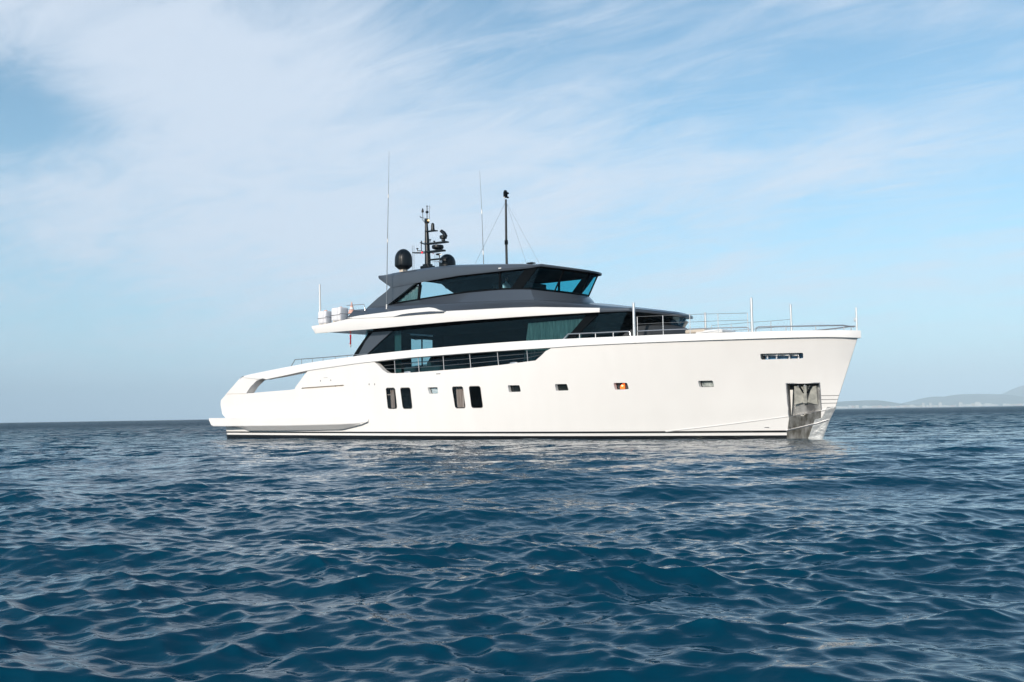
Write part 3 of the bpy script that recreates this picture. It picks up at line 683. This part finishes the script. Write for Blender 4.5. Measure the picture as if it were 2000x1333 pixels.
# ------------------------------------------------------------------ masts, domes, aerials
def YP(px, py, y):
    x, z = at(px, py, y); return Vector((x, y, z))
for y, pxc, pt, pb_ in ((-1.45, 788.2, 486.8, 529), (1.45, 873.8, 496.8, 533)):
    dome = empty('satellite_dome', (0, 0, 0), 0, yr)
    c = YP(pxc, pb_, y); t_ = YP(pxc, pt, y); h = t_.z-c.z; r = .445
    MB().lathe(c, [(.001, .06), (.20, .05), (.26, .07), (r*.97, h*.20), (r, h*.25), (r*.995, h*.50)]+[(r*.995*math.cos(a), h*.50+(h*.50)*math.sin(a)) for a in np.linspace(.1, PI/2, 12)], 40).build('radome', domem, dome)
    MB().lathe(c, [(.16, -.25), (.16, .07)], 20).box((c.x, c.y, c.z-.12), (.3, .3, .3)).build('dome_foot', beige if y < 0 else dark, dome)
mast = empty('radar_mast', (0, 0, 0), 0, yr)
def M(px, py, d=0.): return YP(760+px/9.52, 390+py/9.52, d)
MB().tube([M(718, 1290), M(718, 1100), M(706, 800), M(692, 440)], [.165, .150, .125, .078], 14).build('mast_column', domem, mast)
MB().box(M(715, 1262), (.62, .5, .14), bev=.04).box(M(715, 1225), (.40, .36, .12), bev=.03).build('mast_foot', domem, mast)
MB().box(M(702, 402), (.20, .2, .24), bev=.03).build('mast_head', domem, mast)
def bracket(a, b, w, h, name='bracket'):
    a = Vector(a); b = Vector(b); q = MB().prism([(a.x, -w/2, a.z-h), (a.x, w/2, a.z-h), (a.x, w/2, a.z), (a.x, -w/2, a.z)], b-a)
    return q.build(name, domem, mast)
bracket(M(690, 590), M(880, 570), .22, .05); bracket(M(690, 820), M(1080, 775), .26, .07); bracket(M(600, 800), M(700, 835), .22, .05)
bracket(M(460, 985), M(720, 985), .24, .05); bracket(M(540, 945), M(720, 970), .12, .04); bracket(M(700, 970), M(1015, 930), .30, .08); bracket(M(680, 1120), M(975, 1090), .14, .07)
c = M(812, 572); MB().lathe(c, [(.11, 0), (.10, .06), (.092, .12), (.088, .26), (.075, .33), (.045, .37), (.001, .385)], 20).build('aerial_dome', domem, mast)
c = M(905, 930); MB().lathe(c, [(.001, .0), (.20, .01), (.29, .05), (.305, .10), (.305, .17), (.28, .21), (.001, .235)], 32).build('radar_dome', domem, mast)
c = M(1008, 770); MB().lathe(c, [(.10, 0), (.10, .10), (.185, .12), (.19, .26), (.15, .28), (.001, .28)], 20).build('camera_base', domem, mast)
a = M(1050, 690); b_ = M(970, 585); MB().tube([a, a.lerp(b_, .5)+Vector((.04, 0, .03)), b_], [.11, .10, .085], 14).build('camera_head', domem, mast)
d_ = (b_-a).normalized(); MB().tube([b_, b_+d_*.02], .082, 14).build('camera_lens', mat('lens_cover', (.55, .50, .47), .5), mast)
MB().tube([M(705, 370), M(705, 130)], .022, 8).lathe(M(705, 125), [(.001, -.03), (.04, -.02), (.045, .02), (.001, .03)], 12).lathe(M(705, 235), [(.001, -.08), (.06, -.05), (.085, 0), (.06, .05), (.001, .08)], 14).build('light_pole', domem, mast)
MB().tube([M(650, 410), M(628, 390), M(624, 240)], .016, 8).lathe(M(624, 240), [(.001, -.01), (.06, 0), (.065, .04), (.035, .17), (.012, .22), (.001, .23)], 14).build('wind_sensor', domem, mast)
MB().tube([M(690, 355), M(590, 332)], .010, 6).prism([M(560, 302), M(600, 330), M(600, 352), M(585, 340)], (0, .015, 0)).build('wind_vane', domem, mast)
MB().tube([M(748, 360), M(745, 110)], [.013, .009], 6).tube([M(745, 160), M(770, 150), M(760, 130), M(745, 128)], .006, 5).build('whip_aerial', domem, mast)
for a, b_ in (((598, 960), (598, 765)), ((610, 815), (610, 780))): MB().tube([M(*a), M(*b_)], .022 if a[0] == 598 else .012, 8).build('aerial_stub', domem, mast)
for a in ((525, 915), (762, 750), (838, 778)): MB().lathe(M(*a), [(.001, -.04), (.03, -.035), (.065, 0), (.06, .02), (.001, .03)], 14).tube([M(*a), M(a[0], a[1]+45)], .02, 8).build('gps_aerial', domem, mast)
lampg = mat('mast_lamp', (1, .7, .35), .4, emit=(1, .62, .25), es=1.6); lampr = mat('port_red_lamp', (.9, .02, .03), .4, emit=(1, .01, .03), es=.75)
def ball(mm, c, r): return mm.lathe(c, [(.001, -r), (r*.7, -r*.7), (r, 0), (r*.7, r*.7), (.001, r)], 14)
ball(MB(), M(733, 388, -.12), .05).build('anchor_lamp', lampg, mast); ball(MB(), M(612, 988, -.15), .052).build('red_lamp', lampr, mast)
ball(MB(), M(655, 785, -.1), .042).build('white_lamp', white, mast); ball(MB(), M(525, 965, -.1), .035).build('white_lamp', white, mast)
ball(MB(), M(818, 1005, -.1), .03).build('red_lamp', mat('dull_red', (.3, .02, .03), .4), mast)
MB().box(M(915, 1020), (.22, .16, .09), bev=.03).tube([M(935, 1085), M(935, 1035)], .03, 8).build('floodlight', domem, mast)
MB().box(M(962, 1024, -.1), (.16, .05, .06), bev=.02).build('floodlight_glass', mat('flood_lens', (.8, .8, .78), .2), mast)
MB().tube([M(800, 1160), M(900, 1158), M(940, 1155), M(968, 1155)], [.012, .015, .05, .075], 12).build('air_horn', steel, mast)
ar = lambda l, r, m, y=0, **k: MB().tube([YP(a, b, y) for a, b in l], r, 6).build('whip_aerial', m, yr)
thinm = mat('aerial_grey', (.12, .15, .18), .5); whitem = mat('aerial_white', (.75, .75, .74), .4)
w1 = ar([(755, 606), (756.8, 470), (758.5, 383), (760, 296)], [.022, .019, .013, .006], thinm, -2.9)
for a, b_ in (((757, 474), (757.1, 467)), ((758.4, 387), (758.5, 380)), ((754.9, 604), (755.2, 595))): MB().tube([YP(*a, -2.9), YP(*b_, -2.9)], .032, 8).build('ferrule', whitem, w1)
w2 = ar([(944.6, 516), (943.8, 494), (941, 414), (937, 334)], [.022, .02, .013, .006], thinm, 1.3)
for a, b_ in (((943.8, 498), (943.7, 490)), ((941.1, 418), (940.9, 410))): MB().tube([YP(*a, 1.3), YP(*b_, 1.3)], .03, 8).build('ferrule', whitem, w2)
for px in (805.3, 808.6): ar([(px, 529), (px, 480)], .011, thinm, 0.6)
for px in (849.5, 853.5): ar([(px, 524), (px, 494)], .008, thinm, 0.6)
lm = empty('light_mast', (0, 0, 0), 0, yr)
MB().tube([YP(989.7, 516, 0), YP(988.8, 474, 0), YP(988.0, 390, 0)], [.060, .058, .050], 12).build('mast_tube', domem, lm)
MB().tube([YP(988.9, 478, 0), YP(988.8, 470, 0)], .085, 12).build('collar', dark, lm)
hd = MB().box(YP(987.2, 380.5, 0), (.17, .16, .30), bev=.03).box(YP(987, 373.5, 0), (.10, .1, .06)).box(YP(991.5, 378, 0), (.10, .1, .08), bev=.02).box(YP(991.5, 386, 0), (.10, .1, .07), bev=.02); hd.build('lamp_head', dark, lm)
ball(MB(), YP(985, 386, -.06), .045).build('lamp', whitem, lm)
for e in ((928, 515.5, -1.2), (1027.6, 513, .8), (1053, 514, -.6)): MB().tube([YP(988, 394, 0), YP(*e)], .006, 4).build('stay_wire', thinm, lm)
MB().box(YP(1037, 514.5, 0), (.35, .3, .05), bev=.02).build('roof_hatch', dark, yr)
x, z = on(980, 524, roofY); MB().box((x-.1, -(roofY(x)+.02), z), (.16, .04, .05), bev=.015).build('side_lamp', white, yr)

# ------------------------------------------------------------------ rails and poles on the decks
def railing(name, path, posts, r=.022, parent=yr, wires=(), mirror=True, pr=.02, steel=steel):
    for sg in ((1, -1) if mirror else (1,)):
        f = lambda p: (p[0], sg*p[1], p[2])
        a = MB().tube([f(p) for p in path], r, 8)
        o = a.build(name, steel, parent)
        for wr in wires: MB().tube([f(p) for p in wr], .008, 4).build('wire', wire_m, o)
        for p0, p1 in posts: MB().tube([f(p0), f(p1)], pr, 8).build('stanchion', steel, o)
def SD(px, py, ins=.14):            # a point on the sheer line, a little inboard
    x, z = on(px, py, lambda x, z: max(hb(x, 3.9)-ins, 0.0)); return (x, -max(hb(x, 3.9)-ins, 0), z)
def down(p, ins=.14): return (p[0], p[1], fT(p[0])-.02)
pr_ = [SD(*a) for a in ((1100.4, 663), (1109.8, 652.8), (1130, 652), (1163, 650.6), (1198, 649), (1226, 647.7), (1229.5, 648.5), (1231.5, 656))]
railing('side_rail', pr_, [(SD(px, py), down(SD(px, py))) for px, py in ((1132, 652), (1163, 650.6), (1197.7, 649))], .026)
pa = [SD(*a) for a in ((1245, 647.4), (1294, 645), (1346.7, 643), (1402, 641), (1440, 640), (1458, 639.8), (1462, 641), (1463, 648))]
tops = [SD(*a) for a in ((1244.5, 619), (1294.5, 616.8), (1347, 614.6), (1402, 613.2), (1460, 611.8))]
mids = [SD(*a) for a in ((1245, 633.5), (1294.5, 631), (1347, 629.5), (1402, 627.2), (1460, 625.6))]
railing('guard_rail', pa, [(p, down(p)) for p in tops], .020, pr=.015, wires=(tops[0:2][:0] or tops, mids))
pb2 = [SD(*a) for a in ((1476, 648), (1476.8, 641.5), (1481, 639), (1520, 638.2), (1557, 637.5), (1600, 636.5), (1647, 635.8))]+[(34.2, -.25, 4.13)]
for sg in (1,):
    full = pb2+[(34.35, 0, 4.13)]+[(x, -y, z) for x, y, z in pb2[::-1]]
    o = MB().tube(full, .026, 8).build('bow_rail', steel, yr)
    for px, py in ((1535, 638), (1593, 636.5), (1648, 636)):
        p = SD(px, py)
        for s2 in (1, -1): MB().tube([(p[0], s2*p[1], p[2]), (p[0], s2*p[1], fT(p[0])-.02)], .018, 8).build('stanchion', steel, o)
pwh = mat('white_pole', (.7, .72, .73), .3, metal=.5)
for (px, pt, pbt, r) in ((1238, 593, 657, .054), (1468.5, 583, 648.5, .050)):
    a = SD(px-1.5, pt, .3); b_ = SD(px+1, pbt, .3); b_ = (b_[0], b_[1], fT(b_[0])-.4)
    for sg in (1, -1): MB().tube([(b_[0], sg*b_[1], b_[2]), (b_[0], sg*b_[1], a[2])], r if sg > 0 else r*.85, 12).lathe((b_[0], sg*b_[1], a[2]), [(r, -.02), (r*.7, .03), (.001, .04)], 12).build('awning_pole', pwh, yr)
MB().tube([YP(1674, 650, 0), YP(1672, 601, 0)], .035, 8).build('jack_staff', pwh, yr)
MB().box(YP(1671, 624.5, 0), (.12, .06, .14), bev=.02).build('bow_light', pwh, yr)
# stern rail
sr = [SD(*a) for a in ((568, 717), (576.5, 702.6), (600, 701), (640, 698), (680, 694.6), (712, 692.2), (717, 692.3), (721, 695))]
railing('stern_rail', sr, [(SD(px, py), down(SD(px, py))) for px, py in ((589, 701.8), (610, 700.3), (631, 698.6), (655, 696.8), (678, 694.8), (698, 693.3))], .02, pr=.012, steel=steel_d)
# rail in the side opening, three wires and six stanchions
st = [(770.4, 703), (816.6, 699), (865.3, 694.5), (917, 690.5), (971, 686), (1028.8, 682.5)]; bb = [(772, 729), (818.8, 727), (867.5, 724), (919.8, 719.5), (974, 714), (1031, 707)]
yq = lambda x, z: hb(x, z)-.12
q = MB(); ends = [(742, 711.5, 757, 724), (1072, 683, 1050, 700)]
T_ = [on(*a, yq) for a in st]; B_ = [on(*a, yq) for a in bb]
for fr_ in (.36, .68):
    l = [(x1*(1-fr_)+x2*fr_, z1*(1-fr_)+z2*fr_) for (x1, z1), (x2, z2) in zip(T_, B_)]
    e0 = on(748+8*fr_, 708+18*fr_, yq); e1 = on(1074-24*fr_, 681+18*fr_, yq); l = [e0]+l+[e1]
    q.tube([(x, -yq(x, z), z) for x, z in l], .009, 6)
o = q.both('walkway_rail', steel_d, yr)
for (x1, z1), (x2, z2) in zip(T_, B_):
    for sg in (1, -1): MB().tube([(x1, -sg*yq(x1, z1), z1+.03), (x2, -sg*yq(x2, z2), z2-.03)], .019, 8).build('stanchion', steel, o)
for px, py in ((794, 727.8), (1002, 709.8)):
    x, z = on(px, py, yq); MB().lathe((x, -yq(x, z)+.05, z-.02), [(.24, 0), (.2, .06), (.001, .08)], 16, sy=.3).build('deck_cleat', steel, yr)
# glass balustrade at the after deck, and the far rail
a0_ = at(595, 712, 0); MB().quadgrid([[(a0_[0], -.1, 3.5), (a0_[0]+.0, .9, 3.5)], [(a0_[0], -.1, 3.98), (a0_[0], .9, 3.98)]]).build('balustrade', g_rail, yr)
MB().tube([(a0_[0], -.1, 4.0), (a0_[0], 3.2, 4.0)], .022, 8).build('aft_rail', steel, yr)
# flybridge aft rail
fr_ = [YP(677, 597, -3.0), YP(711, 594.8, -3.0), YP(713, 607, -3.0)]
o = MB().tube(fr_, .02, 8).tube([YP(678, 604.5, -3.0), YP(711, 607.8, -3.0)], .012, 6).build('flybridge_rail', steel, yr)
MB().tube([YP(624.5, 556, -3.35), YP(625.6, 634, -3.35)], [.04, .06], 10).build('antenna_post', whitem, yr)
# foredeck cushions
for a, b_, w in ((1371, 649, .9), (1398, 650, 1.2)):
    p = YP(a, b_, -.4); MB().box(p, (w, 1.2, .16), bev=.06).build('sun_pad', beige if a < 1380 else white, yr)
# lamps under the overhang
for px, py in ((941, 625.2), (1010, 620.5)):
    x, z = on(px, py, lambda x, z: 3.3); MB().box((x, -3.3+.35, fFb(x)+.075), (.18, .10, .03)).build('downlight', whitem, yr)

# ------------------------------------------------------------------ loose things aboard (stay top-level)
def place(o): o.parent = None; o.matrix_world = yr_m @ Matrix.Translation(o.location)
yr_m = Matrix.Translation((OX, OY, 0)) @ Matrix.Rotation(-TH, 4, 'Z')
def top_thing(name, loc, rz=0):
    w = yr_m @ Vector(loc); return empty(name, tuple(w), -TH+rz)
def raft(px, py, dx, dy, dz, label, src=None):
    x, z = at(px, py, -3.55); loc = (x, -3.55+dy/2, z)
    r = top_thing('life_raft', loc)
    b = MB().box((dx/2, 0, dz/2+.12), (dx, dy, dz), bev=.09).build('cover', fabric, r)
    MB().box((dx/2, -dy/2-.004, dz*.42+.12), (dx*.96, .012, .028)).box((dx*.98, -dy*.0, dz*.5+.12), (.03, dy*1.01, .02)).build('strap', strap, r)
    MB().box((dx*.72, -dy/2-.0, dz/2+.12), (.012, .02, dz*.9)).build('seam', mat('cover_seam', (.55, .55, .58), .8), r)
    MB().box((dx*.2, 0, .07), (.12, dy*.8, .16)).box((dx*.85, 0, .07), (.12, dy*.8, .16)).build('cradle', beige, r)
    MB().box((dx*.62, 0, dz+.135), (.14, .10, .05), rz=.4, bev=.02).build('tag', mat('orange_tag', (.8, .25, .05), .6), r)
    tag(r, label, 'life raft', 'strapped life rafts on the aft edge of the upper deck'); return r
raft(620, 638, .64, .45, .66, 'white strapped life raft at the aft tip of the upper deck')
raft(646, 632.5, .72, .58, .68, 'white strapped life raft beside the orange and white cone')
p = YP(687, 613, -1.6); r = top_thing('marker_cone', p); cm = mat('cone_orange', (.72, .40, .32), .6)
MB().lathe((0, 0, 0), [(.20, 0), (.13, .22)], 16).lathe((0, 0, 0), [(.09, .34), (.015, .62), (.001, .63)], 16).build('cone_body', cm, r)
MB().lathe((0, 0, 0), [(.13, .22), (.09, .34)], 16).build('white_band', whitem, r)
tag(r, 'small orange and white cone standing behind the life rafts', 'cone')
p = YP(684.5, 654, 0); r = top_thing('flag', p); red = mat('flag_red', (.55, .01, .03), .8)
rows = []
for k in range(14):
    z = -.70*k/13; w = .10+.02*math.sin(k*.9) if k < 11 else .10*(13.6-k)/2.6
    rows.append([(w*math.sin(a*.8)*.2+w*(j/8-.5)*1.4, .035*math.sin(j*1.9+k*.2), z) for j, a in enumerate(np.linspace(0, 6, 9))])
MB().quadgrid(rows[:11]).build('red_cloth', red, r); MB().quadgrid(rows[10:]).build('pale_tip', whitem, r); MB().tube([(0, 0, .16), (0, 0, 0)], .015, 6).build('halyard', strap, r)
tag(r, 'furled red flag with a pale tip hanging under the aft overhang', 'flag')
# person at the helm
px_, pz_ = x_, 6.60
def person():
    r = top_thing('person', (px_-.38, -1.0, 6.62))
    V = [(0, 0, .08), (0, 0, .28), (.02, 0, .48), (.03, 0, .60), (.05, 0, .70),
         (.02, -.19, .50), (.10, -.23, .26), (.34, -.14, .30), (.02, .19, .50), (.10, .23, .26), (.34, .14, .30),
         (.04, -.10, .06), (.42, -.12, .08), (.46, -.12, -.34), (.04, .10, .06), (.42, .12, .08), (.46, .12, -.34), (.58, -.12, -.38), (.58, .12, -.38)]
    E = [(0, 1), (1, 2), (2, 3), (3, 4), (2, 5), (5, 6), (6, 7), (2, 8), (8, 9), (9, 10), (0, 11), (11, 12), (12, 13), (0, 14), (14, 15), (15, 16), (13, 17), (16, 18)]
    R = [.13, .13, .12, .055, .05, .065, .045, .03, .065, .045, .03, .09, .07, .05, .09, .07, .05, .035, .035]
    me = bpy.data.meshes.new('body'); me.from_pydata(V, E, []); o = bpy.data.objects.new('body', me); C.objects.link(o); o.parent = r
    sk = o.modifiers.new('skin', 'SKIN')
    for i, v in enumerate(me.skin_vertices[0].data): v.radius = (R[i], R[i]*(1.25 if i in (1, 2) else 1)); v.use_root = (i == 0)
    ss = o.modifiers.new('sub', 'SUBSURF'); ss.levels = 2; ss.render_levels = 2
    me.materials.append(mat('white_shirt', (.75, .76, .78), .8))
    sknm = mat('skin', (.45, .28, .20), .6)
    h = MB(); c = (.06, 0, .78)
    h.lathe(c, [(.001, -.12), (.05, -.11), (.068, -.05), (.078, .02), (.075, .07), (.05, .11), (.001, .125)], 16, sy=.9)
    h.box((c[0]+.083, 0, c[2]-.01), (.03, .025, .045), bev=.008); h.box((c[0], -.07, c[2]), (.03, .02, .05), bev=.006); h.box((c[0], .07, c[2]), (.03, .02, .05), bev=.006)
    h.build('head', sknm, o)
    MB().lathe((c[0]-.012, 0, c[2]+.01), [(.084, -.03), (.088, .03), (.078, .09), (.045, .125), (.001, .137)], 16, sy=.92).build('hair', mat('dark_hair', (.02, .015, .012), .7), o)
    return tag(r, 'person in a white shirt seated at the helm behind the wheelhouse side glass', 'person')
person()

# ------------------------------------------------------------------ far coast: hills, land, town
def DX(px, d): return (px-1000)/F*d/1.0
hillm = mat('hill_scrub', (.06, .075, .05), .9); noisy(hillm, (.05, .065, .045), (.12, .11, .08), .004, 8)
landm = mat('coast_ground', (.16, .14, .10), .9)
def hill(px_prof, d, depth, name='hills'):
    xs = np.linspace(px_prof[0][0], px_prof[-1][0], 180); pf = np.interp(xs, [a for a, _ in px_prof], [b for _, b in px_prof])
    k = np.ones(9)/9; pf = np.convolve(np.pad(pf, 4, mode='edge'), k, 'valid')
    nzv = np.cumsum(rng.normal(0, .12, len(xs))); nzv -= np.linspace(nzv[0], nzv[-1], len(xs)); pf = np.maximum(pf+nzv*.6, .02)
    rows = []
    for j, s in enumerate(np.linspace(-1, 1, 21)):
        e = math.cos(s*PI/2)**.9; row = []
        for i, (x, h) in enumerate(zip(xs, pf)):
            D = d+depth*s; row.append((DX(x, d)*(1+.0*s), D, h/F*d*e*(1+.06*math.sin(i*.21+j*.9))))
        rows.append(row)
    return tag(MB().quadgrid(rows).build(name, hillm), kind='structure')
hill([(1540, 4), (1620, 12), (1660, 15.5), (1672, 14.5), (1695, 17), (1715, 14), (1730, 9), (1745, 8), (1765, 7), (1790, 6), (1900, 3), (2300, 2)], 9000, 700)
hill([(1740, 2), (1770, 8), (1790, 13), (1815, 21), (1830, 20), (1845, 18), (1865, 23.5), (1885, 25.5), (1905, 24), (1925, 23.5), (1945, 23), (1965, 20), (1990, 16), (2060, 14), (2300, 8)], 10500, 900)
hill([(1930, 4), (1965, 20), (1985, 33), (2010, 42), (2060, 52), (2150, 58), (2300, 40), (2420, 10)], 12500, 900)
lr = [[(DX(x, 7600), 7600+o, z) for x in np.linspace(1500, 2500, 60)] for o, z in ((-60, -1), (-20, 2.0), (300, 5), (1500, 9))]
tag(MB().quadgrid(lr).build('coast_land', landm), kind='structure')
bmats = [mat('town_white', (.62, .58, .54), .8), mat('town_pink', (.55, .40, .34), .8), mat('town_ochre', (.50, .42, .33), .8)]
wdm = mat('town_window', (.08, .09, .10), .4)
def house(px, wpx, hpx, d, mt, label, group, src=None):
    w = wpx/F*d; h = hpx/F*d; x = DX(px, d); dp = max(14., w*.5)
    r = empty('town_building', (x, d, 3.0), random.uniform(-.35, .35))
    MB().box((0, 0, h/2), (w, dp, h)).box((0, 0, h+.6), (w*.98, dp*.98, 1.2)).build('walls', mt, r)
    wb = MB()
    nf = max(1, int(h/4.2)); nc = max(2, int(w/7))
    for f in range(nf):
        wb.box((0, -dp/2-.02, 2.4+f*h/nf), (w*.88, .35, h/nf*.22))
    wb.build('window_band', wdm, r)
    tag(r, label, 'building', group)
d0 = 7700
px = 1600.
tall = {1836: 6.8, 1799.5: 7.0, 1812.5: 6.6, 1820.5: 5, 1872: 7.4, 1901: 7.5, 1788: 7.0, 1853: 6.2, 1865: 5.6}
plain_l = {'w': 'low white block in the hazy town along the far shore', 'p': 'low pinkish block in the hazy town along the far shore', 'o': 'low sand coloured block in the hazy town along the far shore'}
k = 0
segs = [(1600, 1640, 5.0), (1641, 1668, 5.5), (1680, 1722, 5.0), (1723, 1745, 4.2), (1748, 1775, 4.6), (1776, 1830, 5.0), (1832, 1838, 3), (1842, 1860, 3.6), (1868, 1884, 5.), (1888, 1912, 6), (1912, 1944, 5), (1955, 2000, 4), (2000, 2060, 4)]
for a, b_, hmax in segs:
    p_ = a
    while p_ < b_:
        w_ = random.uniform(2.6, 7.5); h_ = hmax*random.uniform(.55, 1.05); key = random.choice('wwwwpo')
        house(p_+w_/2, w_, h_, d0+random.uniform(0, 260), {'w': bmats[0], 'p': bmats[1], 'o': bmats[2]}[key], plain_l[key], {'w': 'low white blocks of the far town', 'p': 'low pinkish blocks of the far town', 'o': 'low sand coloured blocks of the far town'}[key])
        p_ += w_*random.uniform(.9, 1.35)
tl_ = {1799: 'first tall tower block of the far town counting from the yacht bow', 1813: 'second tall tower block of the far town counting from the yacht bow', 1832: 'tall pale tower standing alone near the middle of the far town', 1872: 'tall white tower left of the widest far block', 1905: 'wide tall white block towards the right end of the far town'}
for px, w_, h_ in ((1799, 4, 8), (1813, 3.4, 8.2), (1832, 5.0, 8.6), (1872, 5.5, 8.2), (1905, 9, 8)):
    house(px, w_, h_, d0-60, bmats[0], tl_[px], None)

# ------------------------------------------------------------------ the sea: one sheet from under the camera to the horizon
def sea():
    r1 = np.array([.0, 1.0, 2.0]+list(np.arange(2.8, 10, .022))+list(np.arange(10, 16, .03))); rs = list(r1); r = rs[-1]
    while r < 330: r += max(.032, .032*(r/16)**1.25); rs.append(r)
    while r < 15000: r *= 1.018; rs.append(r)
    rs = np.array(rs)
    dense = np.linspace(math.radians(-33), math.radians(33), 1150); co = np.linspace(math.radians(33), math.radians(327), 60)[1:-1]
    th = np.concatenate([dense, co])
    R, T = np.meshgrid(rs, th, indexing='ij'); X = (R*np.sin(T)); Y = (R*np.cos(T))
    nr, nth = X.shape; Z = np.zeros_like(X); DXa = np.zeros_like(X); DYa = np.zeros_like(X)
    dr = np.gradient(rs); dr[:6] = .022; sp = np.maximum(dr, rs*(dense[1]-dense[0]))
    N = 330; lam = np.exp(rng.uniform(math.log(.075), math.log(7.0), N)); lam = np.sort(lam)[::-1]
    wind = math.radians(260)        # the direction the waves run to: towards the camera, slightly left
    patch = lambda s, ph: .5+.5*np.sin(X*s+1.7*np.sin(Y*s*.7+ph)+ph)*np.sin(Y*s*1.3+1.3*np.sin(X*s*.6+2*ph))
    gust = .45+1.0*patch(.11, .6)*patch(.31, 2.1)
    xl = (X-OX)*cs-(Y-OY)*sn; yl = (X-OX)*sn+(Y-OY)*cs                    # calmer water in the lee of the hull
    dd = np.hypot(np.maximum(np.maximum(-xl, xl-33), 0), np.maximum(np.abs(yl)-3.6, 0)); lee = 1-.58*np.exp(-(dd/9)**2)
    for l in lam:
        spread = .36 if l > 1.2 else (.50 if l > .45 else .62)
        d = wind+rng.normal(0, spread); kx, ky = math.cos(d), math.sin(d); k = 2*PI/l; ph = rng.uniform(0, 2*PI)
        slope = WAVE*(1.05*(l/1.4)**-.6 if l > 1.4 else (.86 if l > .45 else 1.22*(1 if l > .15 else (l/.15)**.7)))
        a = slope/k*rng.uniform(.6, 1.4)
        att = np.clip((l/(sp*2.6))-.6, 0, 1); n = int(np.argmax(att <= 0)) if (att <= 0).any() else nr
        if n == 0: continue
        p = k*(X[:n]*kx+Y[:n]*ky)+ph; A = a*att[:n, None]*(gust[:n] if l < 1.0 else 1)*lee[:n]
        s = np.sin(p); c = np.cos(p)*1.0
        Z[:n] += A*s; DXa[:n] += A*kx*c; DYa[:n] += A*ky*c
    X = X+DXa; Y = Y+DYa
    Z[0] = 0; X[0] = 0; Y[0] = 0
    me = bpy.data.meshes.new('sea'); nv = nr*nth
    co_ = np.stack([X, Y, Z], -1).reshape(-1).astype(np.float32)
    i, j = np.meshgrid(np.arange(nr-1), np.arange(nth), indexing='ij'); j2 = (j+1) % nth
    fa = np.stack([i*nth+j, i*nth+j2, (i+1)*nth+j2, (i+1)*nth+j], -1)[:, :, ::-1].reshape(-1).astype(np.int32); nf = len(fa)//4
    me.vertices.add(nv); me.vertices.foreach_set('co', co_); me.loops.add(nf*4); me.loops.foreach_set('vertex_index', fa)
    me.polygons.add(nf); me.polygons.foreach_set('loop_start', np.arange(nf, dtype=np.int32)*4); me.polygons.foreach_set('use_smooth', np.ones(nf, dtype=bool))
    me.update(); me.validate()
    m = bpy.data.materials.new('sea_water'); m.use_nodes = True; t = m.node_tree; b = t.nodes['Principled BSDF']
    b.inputs['Base Color'].default_value = (.0001, .035, .066, 1); b.inputs['Specular Tint'].default_value = (.66, .92, 1, 1); b.inputs['Roughness'].default_value = .02; b.inputs['IOR'].default_value = 1.333
    geo = nd(t, 'ShaderNodeNewGeometry'); cd = nd(t, 'ShaderNodeVectorMath', operation='LENGTH'); t.links.new(geo.outputs['Position'], cd.inputs[0])
    def ns(sc, det, st, rot):
        mp = nd(t, 'ShaderNodeMapping'); mp.inputs['Scale'].default_value = st; mp.inputs['Rotation'].default_value = (0, 0, rot); t.links.new(geo.outputs['Position'], mp.inputs[0])
        n = nd(t, 'ShaderNodeTexNoise', i_Scale=sc, i_Detail=det, i_Roughness=.5); t.links.new(mp.outputs[0], n.inputs['Vector']); return n.outputs['Fac']
    fine = nd(t, 'ShaderNodeBump', i_Strength=.16, i_Distance=.02); t.links.new(ns(11, 3, (1, 1.5, 1), .3), fine.inputs['Height']); mid = nd(t, 'ShaderNodeBump', i_Strength=.35, i_Distance=.05); t.links.new(ns(3.2, 3, (.8, 1.6, 1), .1), mid.inputs['Height']); t.links.new(mid.outputs[0], fine.inputs['Normal'])
    rg = nd(t, 'ShaderNodeMapRange'); t.links.new(cd.outputs['Value'], rg.inputs[0]); rg.inputs[1].default_value = 22; rg.inputs[2].default_value = 220; rg.inputs[3].default_value = .01; rg.inputs[4].default_value = .42; t.links.new(rg.outputs[0], b.inputs['Roughness'])
    far = nd(t, 'ShaderNodeMapRange'); t.links.new(cd.outputs['Value'], far.inputs[0]); far.inputs[1].default_value = 14; far.inputs[2].default_value = 110
    b2 = nd(t, 'ShaderNodeBump', i_Distance=4.); t.links.new(math_(t, 'MULTIPLY', far.outputs[0], .8), b2.inputs['Strength'])
    t.links.new(ns(1.1, 4, (.6, 1.3, 1), -.2), b2.inputs['Height']); t.links.new(fine.outputs[0], b2.inputs['Normal']); t.links.new(b2.outputs[0], b.inputs['Normal'])
    me.materials.append(m); o = bpy.data.objects.new('sea', me); C.objects.link(o); tag(o, kind='structure')
WAVE = .0200
sea()

# ------------------------------------------------------------------ the air
hb_ = MB().box((0, 0, 219), (31000, 31000, 442)).build('haze', [], None, smooth=False)
hm = bpy.data.materials.new('haze_air'); hm.use_nodes = True; ht = hm.node_tree; ht.nodes.clear()
pv = nd(ht, 'ShaderNodeVolumePrincipled', i_Density=.00013); pv.inputs['Color'].default_value = (.66, .86, 1, 1); pv.inputs['Anisotropy'].default_value = -.22
ho = nd(ht, 'ShaderNodeOutputMaterial'); ht.links.new(pv.outputs[0], ho.inputs['Volume']); hb_.data.materials.append(hm); tag(hb_, kind='stuff')
